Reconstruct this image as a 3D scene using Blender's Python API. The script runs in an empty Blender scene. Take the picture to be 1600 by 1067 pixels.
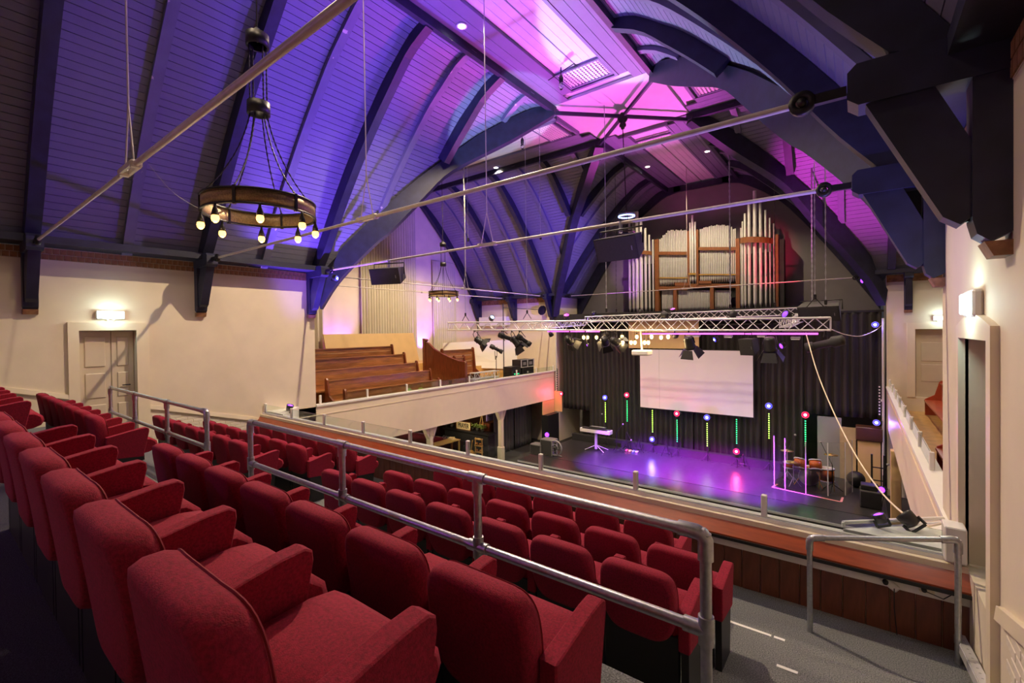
import bpy, math, random
from mathutils import Vector, Matrix
random.seed(7)
SC = bpy.context.scene
COL = SC.collection
# ------------------------------------------------------------------ camera
# the hall floor is z = 0; everything below is written relative to the eye height and lifted at the end by LIFT
LIFT = 5.6
F_PX, YAW, PITCH, ROLL, PX, PY = 715.85, 0.65514, -0.01187, 0.01307, 792.47, 525.1
cyw, syw = math.cos(YAW), math.sin(YAW)
_r = Vector((cyw, syw, 0)); _f = Vector((-syw, cyw, 0)); _d = Vector((0, 0, -1))
_f2 = math.cos(PITCH)*_f - math.sin(PITCH)*_d
_d2 = math.cos(PITCH)*_d + math.sin(PITCH)*_f
_r3 = math.cos(ROLL)*_r + math.sin(ROLL)*_d2
_d3 = -math.sin(ROLL)*_r + math.cos(ROLL)*_d2
cam = bpy.data.cameras.new('camera'); camo = bpy.data.objects.new('camera', cam); COL.objects.link(camo)
mw = Matrix.Identity(4)
for i in range(3):
    mw[i][0] = _r3[i]; mw[i][1] = -_d3[i]; mw[i][2] = -_f2[i]
camo.matrix_world = mw
cam.sensor_fit = 'HORIZONTAL'; cam.sensor_width = 36.0
cam.lens = 36.0*F_PX/1600.0
cam.shift_x = (800-PX)/1600.0; cam.shift_y = (PY-533.5)/1600.0
cam.clip_start = 0.02; cam.clip_end = 200
SC.camera = camo
# ------------------------------------------------------------------ world, exposure
w = bpy.data.worlds.new('world'); SC.world = w; w.use_nodes = True
w.node_tree.nodes['Background'].inputs[0].default_value = (0.5, 0.5, 0.6, 1)
w.node_tree.nodes['Background'].inputs[1].default_value = 0.05
SC.view_settings.view_transform = 'Standard'; SC.view_settings.look = 'None'
SC.view_settings.gamma = 1.0; SC.view_settings.use_curve_mapping = False
SC.view_settings.exposure = 0.35
SC.cycles.use_denoising = True
SC.cycles.sample_clamp_indirect = 4.0
SC.cycles.max_bounces = 8; SC.cycles.diffuse_bounces = 4; SC.cycles.glossy_bounces = 3
SC.cycles.transmission_bounces = 6; SC.cycles.transparent_max_bounces = 12
SC.cycles.caustics_reflective = False; SC.cycles.caustics_refractive = False
def at(u, v, x=None, y=None, z=None):
    "a point of the place seen at pixel (u, v), given the plane it lies on"
    q = _r3*((u-PX)/F_PX) + _d3*((v-PY)/F_PX) + _f2
    t = (x/q.x) if x is not None else (y/q.y) if y is not None else z/q.z
    return q*t
# ------------------------------------------------------------------ room dimensions (metres, from the eye)
XL, XR = -12.0, 0.72            # nave side walls
CX, CY, HW = -5.64, 13.2, 6.36  # centre of the crossing, half width of every arm
YN, YF = CY-HW, CY+HW           # near and far corners of the crossing
EAVE = 1.66
XTL, XTR = -17.1, 5.8           # ends of the two side arms
YB, YE = -2.2, 21.9             # back wall behind the seats, organ wall
FLOOR, STAGE = -5.6, -5.3
GT, GB = -2.0, -3.4             # gallery front top and bottom
# ------------------------------------------------------------------ the lamps of the room
def light(kind, loc, power, color, to=None, size=0.05, cone=60, blend=0.5, parent=None, name='lamp_light'):
    l = bpy.data.lights.new(name, kind); l.energy = power; l.color = color
    if kind in ('POINT', 'SPOT'): l.shadow_soft_size = size
    if kind == 'SPOT': l.spot_size = math.radians(cone); l.spot_blend = blend
    o = bpy.data.objects.new(name, l); COL.objects.link(o)
    o.location = loc
    if to is not None:
        o.rotation_euler = (Vector(to)-Vector(loc)).to_track_quat('-Z', 'Y').to_euler()
    if parent is not None:
        o.parent = parent; o.location = Vector(loc) - ORG.get(parent.name, Vector((0, 0, 0)))
    return o
ORG = {}
WARM = (1.0, 0.78, 0.50)
VIOLET, BLUE, PINK, MAGENTA = (0.22, 0.09, 1.0), (0.12, 0.10, 1.0), (1.0, 0.09, 0.85), (1.0, 0.02, 0.6)
# recessed ceiling downlights: (x, y); the last two are unseen, added as fill
DOWNLIGHTS = [(-6.78, 7.36), (-4.5, 7.36), (-6.8, 18.35), (-4.47, 18.2), (-11.6, 14.5), (-11.6, 11.9), (0.4, 14.5), (0.4, 11.9), (-6.78, 2.0), (-4.5, 2.0)]
DOWN_POWER = [2200, 160, 700, 700, 1500, 1500, 600, 700, 130, 240]
DOWN_CONE = 122
CHANDELIER_BULB = 4
STAGE_WASH = 16000
# coloured uplights: (position, aim, colour, power, cone, description)
PALE = (0.50, 0.62, 1.0)
UPLIGHTS = [
 ((-11.5, 5.85, -1.86), (-9.3, 7.0, 5.0), VIOLET, 4800, 64, 'violet LED uplight on the white shelf at the left end of the balcony'),
 ((0.36, 5.85, -1.86), (-8.1, 10.6, 5.8), PALE, 6500, 17, 'black LED uplight on the white shelf at the right end of the balcony'),
 ((0.15, 5.72, -1.86), (-2.4, 6.0, 4.2), (0.26, 0.16, 1.0), 600, 90, 'small added violet LED uplight beside the black one on the right shelf'),  # extra fixture, added to throw violet on the right slope and beams
 ((-7.6, 13.1, 0.46), (-5.5, 8.6, 6.6), PINK, 1500, 66, 'black LED uplight on top of the front truss, second from the left'),
 ((-10.6, 12.9, 0.48), (-2.7, 9.5, 6.0), PALE, 3600, 36, 'black LED uplight on top of the front truss, leftmost'),
 ((-5.4, 17.0, 0.68), (-5.64, 13.6, 6.6), (1.0, 0.10, 0.8), 2200, 66, 'black LED uplight on the middle of the rear truss'),
 ((-2.6, 13.1, 0.36), (0.8, 17.0, 4.9), (0.95, 0.05, 0.75), 2400, 58, 'black LED uplight on top of the front truss, fourth from the left'),
 ((-4.4, 13.1, 0.40), (-14.0, 17.8, 4.0), VIOLET, 4000, 55, 'black LED uplight on top of the front truss, third from the left'),
 ((-1.4, 12.9, 0.30), (-9.4, 1.2, 6.0), (0.24, 0.06, 1.0), 3600, 46, 'black LED uplight on top of the front truss, rightmost'),
 ((-6.6, 17.0, 0.66), (-5.6, 19.8, 6.5), MAGENTA, 350, 60, 'black LED uplight on the left part of the rear truss'),
 ((-1.3, 17.0, 0.70), (-2.85, 20.9, 2.6), (1.0, 0.03, 0.12), 600, 30, 'black LED lamp on the rear truss aimed at the right organ tower'),
 ((-8.6, 17.0, 0.66), (-8.7, 21.0, 2.6), (0.5, 0.05, 1.0), 400, 34, 'black LED lamp on the rear truss aimed at the left organ tower'),
 ((-6.5, -2.0, 0.9), (-3.5, 0.3, -1.0), (0.35, 0.08, 1.0), 45, 110, 'violet LED lamp on the back wall behind the rear seats'),
 ((-16.75, 10.75, -1.25), (-16.98, 10.75, 1.5), (0.40, 0.10, 1.0), 420, 75, 'LED uplight grazing the wall behind the pews, left'),
 ((-16.75, 15.3, -1.25), (-16.98, 15.3, 2.2), (0.40, 0.10, 1.0), 520, 80, 'LED uplight grazing the wall behind the pews, right'),
]
# ------------------------------------------------------------------ materials
MATS = {}
def mat(name, col, rough=0.6, metal=0.0, var=0.0, scale=6.0, bump=0.0, bscale=None, emit=None, estr=0.0, trans=0.0, sheen=0.0, coat=0.0, stretch=None, alpha=1.0, spec=None, col2=None, dist=0.01):
    m = bpy.data.materials.new(name); m.use_nodes = True; nt = m.node_tree; N = nt.nodes; L = nt.links
    b = N['Principled BSDF']
    b.inputs['Base Color'].default_value = (*col, 1); b.inputs['Roughness'].default_value = rough; b.inputs['Metallic'].default_value = metal
    if spec is not None: b.inputs['Specular IOR Level'].default_value = spec
    if emit: b.inputs['Emission Color'].default_value = (*emit, 1); b.inputs['Emission Strength'].default_value = estr
    if trans: b.inputs['Transmission Weight'].default_value = trans; b.inputs['IOR'].default_value = 1.45
    if sheen: b.inputs['Sheen Weight'].default_value = sheen; b.inputs['Sheen Roughness'].default_value = 0.4; b.inputs['Sheen Tint'].default_value = (*[min(1, c*2+0.1) for c in col], 1)
    if coat: b.inputs['Coat Weight'].default_value = coat; b.inputs['Coat Roughness'].default_value = 0.15
    if alpha < 1: b.inputs['Alpha'].default_value = alpha
    if var or bump:
        tc = N.new('ShaderNodeTexCoord'); mp = N.new('ShaderNodeMapping'); L.new(tc.outputs['Object'], mp.inputs[0])
        if stretch: mp.inputs['Scale'].default_value = stretch
    if var:
        nz = N.new('ShaderNodeTexNoise'); nz.inputs['Scale'].default_value = scale; nz.inputs['Detail'].default_value = 5
        L.new(mp.outputs[0], nz.inputs[0])
        rp = N.new('ShaderNodeValToRGB'); c2 = col2 or [c*(1-var) for c in col]
        rp.color_ramp.elements[0].position = 0.3; rp.color_ramp.elements[1].position = 0.7
        rp.color_ramp.elements[0].color = (*c2, 1); rp.color_ramp.elements[1].color = (*[min(1, c*(1+var*0.5)) for c in col], 1)
        L.new(nz.outputs['Fac'], rp.inputs[0]); L.new(rp.outputs[0], b.inputs['Base Color'])
    if bump:
        n2 = N.new('ShaderNodeTexNoise'); n2.inputs['Scale'].default_value = bscale or scale*4; n2.inputs['Detail'].default_value = 3
        L.new(mp.outputs[0], n2.inputs[0])
        bp = N.new('ShaderNodeBump'); bp.inputs['Strength'].default_value = bump; bp.inputs['Distance'].default_value = dist
        L.new(n2.outputs['Fac'], bp.inputs['Height']); L.new(bp.outputs[0], b.inputs['Normal'])
    MATS[name] = m
    return m
M_WALL = mat('cream_plaster', (0.75, 0.66, 0.51), 0.75, var=0.06, scale=2.0, bump=0.12, bscale=14)
M_TRIM = mat('cream_paint', (0.80, 0.70, 0.53), 0.45, var=0.03, scale=4)
M_PBRICK = mat('painted_brick', (0.78, 0.71, 0.60), 0.6, var=0.05, scale=5, bump=0.2, bscale=30)
M_BRICK = mat('brown_brick', (0.34, 0.17, 0.08), 0.85, var=0.45, scale=9, bump=0.3, bscale=60)
M_MORTAR = mat('mortar', (0.55, 0.47, 0.36), 0.9, var=0.15, scale=20)
M_BOARD = mat('painted_board', (0.17, 0.17, 0.25), 0.5, var=0.07, scale=3.0, bump=0.06, bscale=25)
M_BACK = mat('roof_backing', (0.02, 0.02, 0.025), 0.9)
M_BEAM = mat('dark_timber', (0.017, 0.019, 0.045), 0.5, var=0.35, scale=5, bump=0.1, bscale=25)
M_RAFTER = mat('painted_rafter', (0.14, 0.14, 0.21), 0.5, var=0.12, scale=4, bump=0.1, bscale=20)
M_CHIP = mat('chipped_rafter', (0.14, 0.14, 0.21), 0.5, var=0.1, scale=4, bump=0.1, bscale=20)
def chips(m):
    N, L = m.node_tree.nodes, m.node_tree.links; b = N['Principled BSDF']; src = b.inputs['Base Color'].links[0].from_socket
    tc = N.new('ShaderNodeTexCoord'); nz = N.new('ShaderNodeTexNoise'); nz.inputs['Scale'].default_value = 3.2; nz.inputs['Detail'].default_value = 6; L.new(tc.outputs['Object'], nz.inputs[0])
    rp = N.new('ShaderNodeValToRGB'); rp.color_ramp.elements[0].position = .655; rp.color_ramp.elements[1].position = .665; L.new(nz.outputs['Fac'], rp.inputs[0])
    mx = N.new('ShaderNodeMixRGB'); L.new(rp.outputs[0], mx.inputs[0]); L.new(src, mx.inputs[1]); mx.inputs[2].default_value = (.55, .5, .45, 1); L.new(mx.outputs[0], b.inputs['Base Color'])
chips(M_CHIP)
M_PLASTER = mat('ceiling_plaster', (0.72, 0.70, 0.72), 0.6, var=0.06, scale=1.5)
M_IRON = mat('black_iron', (0.03, 0.028, 0.03), 0.45, metal=0.6, var=0.3, scale=20)
M_RODP = mat('grey_painted_rod', (0.55, 0.50, 0.46), 0.4, var=0.12, scale=12)
M_GALV = mat('galvanised_steel', (0.48, 0.49, 0.52), 0.38, metal=0.85, var=0.18, scale=40, bump=0.05, bscale=80)
M_RED = mat('red_velvet', (0.33, 0.005, 0.034), 0.9, var=0.4, scale=110, bump=0.5, bscale=330, sheen=0.12, dist=0.004)
M_BLACK = mat('black_paint', (0.012, 0.012, 0.014), 0.45)
M_MATBLACK = mat('matt_black', (0.016, 0.016, 0.017), 0.8, var=0.2, scale=8)
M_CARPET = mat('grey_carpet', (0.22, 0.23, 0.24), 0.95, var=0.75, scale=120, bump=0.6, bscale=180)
M_CARPET_SHADED = mat('shaded_carpet', (0.030, 0.030, 0.048), 0.95, var=0.6, scale=120, bump=0.6, bscale=180)  # darker copy of the grey carpet, shade behind the rear seats put into the colour
M_MAHOG = mat('mahogany', (0.36, 0.065, 0.014), 0.35, var=0.25, scale=4, stretch=(1, 6, 6), coat=0.15)
M_PANEL = mat('dark_red_panel', (0.17, 0.050, 0.026), 0.4, var=0.25, scale=5, stretch=(6, 6, 1))
M_WHITE = mat('white_paint', (0.82, 0.80, 0.77), 0.4, var=0.02, scale=5)
M_ALU = mat('aluminium', (0.80, 0.80, 0.82), 0.35, metal=0.5)
M_GLASS = mat('clear_glass', (0.85, 0.95, 0.93), 0.02, trans=1.0, spec=0.5)
M_DOOR = mat('door_beige', (0.60, 0.50, 0.38), 0.45, var=0.05, scale=3)
M_DOORG = mat('door_taupe', (0.36, 0.29, 0.25), 0.5, var=0.06, scale=2)
M_PEW = mat('pew_wood', (0.32, 0.125, 0.042), 0.32, var=0.4, scale=3, stretch=(6, 0.7, 6), coat=0.3)
M_PEWD = mat('dark_pew_wood', (0.17, 0.040, 0.014), 0.3, var=0.35, scale=4, stretch=(5, 5, 0.8), coat=0.3)
M_PEWR = mat('red_pew_wood', (0.40, 0.075, 0.03), 0.35, var=0.2, scale=3, coat=0.2)
M_STEP = mat('step_wood', (0.62, 0.38, 0.13), 0.45, var=0.2, scale=4)
M_DRAPE = mat('cream_drape', (0.62, 0.57, 0.47), 0.9, var=0.05, scale=3)
M_CURT = mat('black_drape', (0.026, 0.023, 0.021), 0.95, var=0.15, scale=3)
M_STAGE = mat('stage_floor', (0.035, 0.035, 0.039), 0.30, var=0.35, scale=9, bump=0.05, bscale=40)
M_HALL = mat('hall_carpet', (0.045, 0.042, 0.040), 0.9, var=0.5, scale=60)
M_SCREEN = mat('projection_screen', (0.72, 0.67, 0.69), 0.8)
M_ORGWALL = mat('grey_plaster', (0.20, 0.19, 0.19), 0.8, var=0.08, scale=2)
M_PIPE = mat('organ_pipe_metal', (0.72, 0.72, 0.69), 0.42, metal=0.25, var=0.06, scale=5)
M_ORGW = mat('organ_case_wood', (0.22, 0.085, 0.028), 0.4, var=0.25, scale=5, stretch=(5, 5, 1))
M_GOLD = mat('gold_moulding', (0.75, 0.48, 0.10), 0.35, metal=0.7)
M_TAPE = mat('white_tape', (0.85, 0.85, 0.85), 0.6)
M_TAN = mat('tan_board', (0.62, 0.42, 0.20), 0.6, var=0.08, scale=2)
M_CHAR = mat('charcoal_cabinet', (0.035, 0.035, 0.036), 0.6, var=0.15, scale=30, bump=0.15, bscale=120)
M_GREY = mat('grey_plastic', (0.25, 0.25, 0.26), 0.5)
M_BULB = mat('warm_bulb', (1, 0.9, 0.7), 0.3, emit=(1.0, 0.50, 0.10), estr=4)
M_DOWNL = mat('downlight_lens', (1, 1, 1), 0.3, emit=(1.0, 0.93, 0.85), estr=8)
M_EXIT = mat('exit_sign_face', (0.9, 1, 1), 0.3, emit=(0.75, 1.0, 0.95), estr=4)
def glow(name, c, s): return mat(name, c, 0.3, emit=c, estr=s)
M_LEDG = glow('green_led', (0.02, 0.8, 0.2), 3.5); M_LEDY = glow('lime_led', (0.45, 0.9, 0.08), 3.5)
M_LEDB = glow('blue_led', (0.03, 0.03, 1.0), 3); M_LEDR = glow('red_led', (1.0, 0.005, 0.03), 2.5)
M_LEDV = glow('violet_led', (0.25, 0.04, 1.0), 3); M_LEDM = glow('magenta_led', (0.9, 0.1, 0.8), 2.0)
M_COREB = glow('blue_white_core', (0.5, 0.55, 1.0), 8); M_CORER = glow('red_white_core', (1.0, 0.3, 0.4), 5)
M_LEDW = glow('white_led', (1.0, 0.95, 0.9), 6)
# ------------------------------------------------------------------ mesh helpers
class MB:
    def __init__(s): s.v = []; s.f = []; s.sm = []
    def add(s, vs, fs, smooth=False):
        b = len(s.v); s.v += [Vector(p) for p in vs]
        s.f += [[b+i for i in f] for f in fs]; s.sm += [smooth]*len(fs); return s
    def box(s, a, b):
        (x0, y0, z0), (x1, y1, z1) = a, b
        x0, x1 = min(x0, x1), max(x0, x1); y0, y1 = min(y0, y1), max(y0, y1); z0, z1 = min(z0, z1), max(z0, z1)
        return s.hexa([(x0,y0,z0),(x1,y0,z0),(x1,y1,z0),(x0,y1,z0),(x0,y0,z1),(x1,y0,z1),(x1,y1,z1),(x0,y1,z1)])
    def hexa(s, p):
        return s.add(p, [(3,2,1,0),(4,5,6,7),(0,1,5,4),(1,2,6,5),(2,3,7,6),(3,0,4,7)])
    def bbox(s, c, sz, rz=0.0, ry=0.0, rx=0.0, bev=0.0):
        "bevelled box about centre c, turned"
        hx, hy, hz = [q/2 for q in sz]; M = Matrix.Rotation(rz, 3, 'Z') @ Matrix.Rotation(ry, 3, 'Y') @ Matrix.Rotation(rx, 3, 'X'); c = Vector(c)
        if bev <= 0:
            return s.hexa([c+M@Vector(p) for p in [(-hx,-hy,-hz),(hx,-hy,-hz),(hx,hy,-hz),(-hx,hy,-hz),(-hx,-hy,hz),(hx,-hy,hz),(hx,hy,hz),(-hx,hy,hz)]])
        b = min(bev, hx*.9, hy*.9, hz*.9)
        def ring(ox, oy, z): return [(-hx+ox,-hy+oy,z),(hx-ox,-hy+oy,z),(hx-ox,hy-oy,z),(-hx+ox,hy-oy,z)]
        def ring8(z, i):
            return [(-hx+b,-hy+i,z),(hx-b,-hy+i,z),(hx-i,-hy+b,z),(hx-i,hy-b,z),(hx-b,hy-i,z),(-hx+b,hy-i,z),(-hx+i,hy-b,z),(-hx+i,-hy+b,z)]
        vs = ring8(-hz, b*.7)+ring8(-hz+b, 0)+ring8(hz-b, 0)+ring8(hz, b*.7)
        fs = [tuple(reversed(range(8)))]+[tuple(range(24, 32))]
        for r in range(3):
            for i in range(8): j = (i+1) % 8; fs.append((r*8+i, r*8+j, r*8+8+j, r*8+8+i))
        return s.add([c+M@Vector(p) for p in vs], fs)
    def beam(s, a, b, wd, ht, up=(0, 0, 1)):
        "rectangular bar from a to b, wd across, ht along up"
        a, b = Vector(a), Vector(b); d = (b-a).normalized(); u = Vector(up); sd = d.cross(u)
        if sd.length < 1e-4: sd = d.cross(Vector((1, 0, 0)))
        sd.normalize(); u = sd.cross(d).normalized(); sd *= wd/2; u *= ht/2
        return s.hexa([a-sd-u, a+sd-u, b+sd-u, b-sd-u, a-sd+u, a+sd+u, b+sd+u, b-sd+u])
    def tube(s, pts, r, n=8, cap=True):
        pts = [Vector(p) for p in pts]; R = r if isinstance(r, (list, tuple)) else [r]*len(pts); vs = []; fs = []
        prev = None
        for i, p in enumerate(pts):
            d = (pts[min(i+1, len(pts)-1)]-pts[max(i-1, 0)]).normalized()
            if prev is None:
                q = Vector((0, 0, 1)) if abs(d.z) < .9 else Vector((1, 0, 0)); e = d.cross(q).normalized()
            else: e = (prev-d*prev.dot(d)).normalized()
            prev = e; g = d.cross(e)
            for k in range(n):
                a = 2*math.pi*k/n; vs.append(p+(e*math.cos(a)+g*math.sin(a))*R[i])
        for i in range(len(pts)-1):
            for k in range(n):
                l = (k+1) % n; fs.append((i*n+k, i*n+l, i*n+n+l, i*n+n+k))
        s.add(vs, fs, n > 4)
        if cap: s.add([vs[k] for k in range(n)], [tuple(reversed(range(n)))]); s.add(vs[-n:], [tuple(range(n))])
        return s
    def lathe(s, c, prof, n=20, axis='z', M=None):
        "prof: (radius, height) pairs"
        vs = []; fs = []; c = Vector(c)
        for r, z in prof:
            for k in range(n):
                a = 2*math.pi*k/n; p = Vector((r*math.cos(a), r*math.sin(a), z))
                if axis == 'y': p = Vector((p.x, p.z, p.y))
                if axis == 'x': p = Vector((p.z, p.x, p.y))
                if M: p = M@p
                vs.append(c+p)
        for i in range(len(prof)-1):
            for k in range(n):
                l = (k+1) % n; fs.append((i*n+k, i*n+l, i*n+n+l, i*n+n+k))
        if tuple(prof[0]) != tuple(prof[-1]): fs.append(tuple(reversed(range(n)))); fs.append(tuple(range((len(prof)-1)*n, len(prof)*n)))
        return s.add(vs, fs, True)
    def ball(s, c, r, n=10, sz=1.0):
        return s.lathe(c, [(max(1e-4, r*math.sin(math.pi*i/n)), -r*sz*math.cos(math.pi*i/n)) for i in range(n+1)], n*2)
    def prism(s, poly, off):
        "polygon (3D points) extruded by vector off"
        n = len(poly); off = Vector(off); vs = [Vector(p) for p in poly]+[Vector(p)+off for p in poly]
        fs = [tuple(range(n)), tuple(reversed(range(n, 2*n)))]+[(i, n+i, n+(i+1) % n, (i+1) % n) for i in range(n)]
        return s.add(vs, fs)
    def strip(s, A, B, off):
        "band between polylines A and B, given thickness off"
        n = len(A); off = Vector(off)
        vs = [Vector(p) for p in A]+[Vector(p) for p in B]+[Vector(p)+off for p in A]+[Vector(p)+off for p in B]; fs = []
        for i in range(n-1):
            fs += [(i, i+1, n+i+1, n+i), (2*n+i+1, 2*n+i, 3*n+i, 3*n+i+1), (i, 2*n+i, 2*n+i+1, i+1), (n+i, n+i+1, 3*n+i+1, 3*n+i)]
        fs += [(0, n, 3*n, 2*n), (n-1, 3*n-1, 4*n-1, 2*n-1)]
        return s.add(vs, fs)
def mesh_of(mb, name, org=Vector((0, 0, 0)), recalc=True):
    me = bpy.data.meshes.new(name)
    me.from_pydata([tuple(p-org) for p in mb.v], [], mb.f)
    me.polygons.foreach_set('use_smooth', mb.sm)
    if recalc:
        import bmesh
        bm = bmesh.new(); bm.from_mesh(me); bmesh.ops.recalc_face_normals(bm, faces=bm.faces); bm.to_mesh(me); bm.free()
    me.update(); return me
def obj(name, mb, m, parent=None, recalc=True):
    "ONE mesh object; verts are given in place and re-based on the parent's origin (or on the thing's own foot)"
    if parent is not None: org = ORG.get(parent.name, Vector((0, 0, 0)))
    else:
        xs = [p.x for p in mb.v]; ys = [p.y for p in mb.v]; zs = [p.z for p in mb.v]
        org = Vector(((min(xs)+max(xs))/2, (min(ys)+max(ys))/2, min(zs)))
    me = mesh_of(mb, name, org, recalc); me.materials.append(m)
    o = bpy.data.objects.new(name, me); COL.objects.link(o); ORG[o.name] = org
    if parent is not None: o.parent = parent
    else: o.location = org
    return o
def tag(o, label, cat, group=None, kind=None):
    o['label'] = label
    if cat: o['category'] = cat
    if group: o['group'] = group
    if kind: o['kind'] = kind
    return o
def struct(name, mb, m, label=None, parent=None):
    o = obj(name, mb, m, parent)
    if parent is None: o['kind'] = 'structure'
    if label: o['label'] = label
    return o
def thing(name, label, cat, loc=(0, 0, 0), group=None):
    o = bpy.data.objects.new(name, None); COL.objects.link(o); o.location = loc; o.empty_display_size = 0.1
    ORG[o.name] = Vector(loc); return tag(o, label, cat, group)
def copy_tree(o, parent=None):
    c = o.copy(); COL.objects.link(c)
    if parent is not None: c.parent = parent
    for ch in list(o.children): copy_tree(ch, c)
    return c
def shared(name, me, m, parent, loc, rot=None, scale=None):
    if not me.materials: me.materials.append(m)
    o = bpy.data.objects.new(name, me); COL.objects.link(o); o.parent = parent
    o.location = Vector(loc)-ORG.get(parent.name, Vector((0, 0, 0)))
    if rot: o.rotation_euler = rot
    if scale: o.scale = scale
    return o
ORDN = ['first', 'second', 'third', 'fourth', 'fifth', 'sixth', 'seventh', 'eighth', 'ninth', 'tenth', 'eleventh', 'twelfth']
# ================================================================== ROOF
def catmull(P, n):
    "resample a polyline as a smooth curve in n equal steps"
    P = [Vector((p[0], p[1], 0)) for p in P]; Q = [2*P[0]-P[1]]+P+[2*P[-1]-P[-2]]; D = []
    for i in range(1, len(Q)-2):
        for k in range(12):
            t = k/12; a, b, c, d = Q[i-1], Q[i], Q[i+1], Q[i+2]
            D.append(0.5*((2*b)+(c-a)*t+(2*a-5*b+4*c-d)*t*t+(3*b-a-3*c+d)*t**3))
    D.append(P[-1]); L = [0]
    for i in range(1, len(D)): L.append(L[-1]+(D[i]-D[i-1]).length)
    out = []; j = 0
    for k in range(n+1):
        s = L[-1]*k/n
        while j < len(L)-2 and L[j+1] < s: j += 1
        t = (s-L[j])/max(1e-9, L[j+1]-L[j]); p = D[j].lerp(D[j+1], t); out.append((p.x, p.y))
    return out
P_IN = [(5.8, 1.8), (5.4, 2.3), (4.8, 3.17), (4.05, 4.12), (3.3, 4.95), (2.6, 5.63), (2.1, 6.08), (1.5, 6.38)]     # inner edge of the ribs: (distance from the axis, height)
P_BD = [(6.2, 1.7), (5.68, 2.5), (5.02, 3.42), (4.25, 4.38), (3.15, 5.55), (2.55, 6.04), (1.98, 6.44), (1.5, 6.58)]  # boarding
NB = 50
BD = catmull(P_BD, NB)
def zin(h, prof):
    q = sorted(prof)
    for (h0, z0), (h1, z1) in zip(q, q[1:]):
        if h0 <= h <= h1: return z0+(z1-z0)*(h-h0)/(h1-h0)
    return q[0][1] if h < q[0][0] else q[-1][1]
ARMS = {'near': ((0, -1), CY-YB), 'far': ((0, 1), YE-CY), 'left': ((-1, 0), CX-XTL), 'right': ((1, 0), XTR-CX)}
def armpt(arm, side, s, h, z):
    (dx, dy), _ = ARMS[arm]
    px, py = (1, 0) if dx == 0 else (0, 1)
    return Vector((CX+dx*s+px*h*side, CY+dy*s+py*h*side, z))
SLOPES = {}
SLOPE_NAMES = {('near',-1):'left roof slope over the seats',('near',1):'right roof slope over the seats',('far',-1):'left roof slope of the organ arm',('far',1):'right roof slope of the organ arm',('left',-1):'near roof slope of the left arm',('left',1):'far roof slope of the left arm',('right',-1):'near roof slope of the right arm',('right',1):'far roof slope of the right arm'}
for (arm, side), lab in SLOPE_NAMES.items():
    S1 = ARMS[arm][1]
    A = [armpt(arm, side, h+0.02, h+0.06, z+0.07) for h, z in BD]; B = [armpt(arm, side, S1, h+0.06, z+0.07) for h, z in BD]
    up = Vector((0, 0, 0.05))
    root = struct('ceiling', MB().strip(A, B, up), M_BACK, lab+', grey painted boards'); SLOPES[arm, side] = root
    for k in range(NB):
        (h0, z0), (h1, z1) = BD[k], BD[k+1]
        g = 0.035; ha, za = h0+(h1-h0)*g, z0+(z1-z0)*g; hb, zb = h0+(h1-h0)*(1-g), z0+(z1-z0)*(1-g)
        nx, nz = (z0-z1), (h1-h0); ln = math.hypot(nx, nz); t = 0.03
        nx, nz = -nx/ln*t, -nz/ln*t
        if nz < 0: nx, nz = -nx, -nz
        tw = random.uniform(-0.002, 0.002)
        p = [armpt(arm, side, ha, ha, za+tw), armpt(arm, side, S1, ha, za+tw), armpt(arm, side, S1, hb, zb), armpt(arm, side, hb, hb, zb)]
        q = [armpt(arm, side, ha, ha+nx, za+nz), armpt(arm, side, S1, ha+nx, za+nz), armpt(arm, side, S1, hb+nx, zb+nz), armpt(arm, side, hb, hb+nx, zb+nz)]
        obj('board', MB().hexa(p+q), M_BOARD, root)
# ribs and rafters: each one a timber of its own
RIB_IN = catmull(P_IN, 24); RIB_OUT = catmull([(h-0.005, z-0.005) for h, z in P_BD], 24)
RAF_IN = catmull([(h-0.07, z-0.075) for h, z in P_BD], 24)
def rib(name, arm, side, s, wd, inner, m, parent, hmax=None):
    A = []; B = []
    for (hi, zi), (ho, zo) in zip(inner, RIB_OUT):
        if hmax and ho > hmax: continue
        A.append(armpt(arm, side, s-wd/2, hi, zi)); B.append(armpt(arm, side, s-wd/2, ho, zo))
    (dx, dy), _ = ARMS[arm]
    return obj(name, MB().strip(A, B, Vector((dx*wd, dy*wd, 0))), m, parent)
def arm_ribs(arm, sides, princ, raf):
    for side in sides:
        root = SLOPES[arm, side]
        for s in princ: rib('principal_rib', arm, side, s, 0.20, RIB_IN, M_BEAM, root, s if s < HW+0.1 else None)
        for s in raf: rib('rafter', arm, side, s, 0.17, RAF_IN, M_CHIP if (arm, side) == ('near', -1) else M_RAFTER, root, s if s < HW+0.1 else None)
        # purlin along the flat ceiling, wall plate along the eaves
        S1 = ARMS[arm][1]; hp = 6.08 if (arm, side) == ('near', 1) else 5.84
        obj('purlin', MB().hexa([armpt(arm, side, s_, h_, z_) for s_, h_, z_ in [(1.44,1.44,6.40),(S1,1.44,6.40),(S1,1.56,6.40),(1.56,1.56,6.40),(1.44,1.44,6.60),(S1,1.44,6.60),(S1,1.56,6.60),(1.56,1.56,6.60)]]), M_BEAM, root)
        obj('wall_plate', MB().hexa([armpt(arm, side, s_, h_, z_) for s_, h_, z_ in [(hp,hp,1.67),(S1,hp,1.67),(S1,6.40,1.67),(6.36,6.36,1.67),(hp,hp,1.80),(S1,hp,1.80),(S1,6.40,1.80),(6.36,6.36,1.80)]]), M_BEAM, root)
arm_ribs('near', (-1, 1), [CY-6.75, CY-4.05, CY-1.33, 3.95, CY+1.4], [CY-8.1, CY-5.4, CY-2.7, CY-0.0, 2.7])
arm_ribs('left', (-1, 1), [3.95, 6.46, 8.80, 11.3], [2.7, 5.2, 7.6, 10.0])
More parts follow.
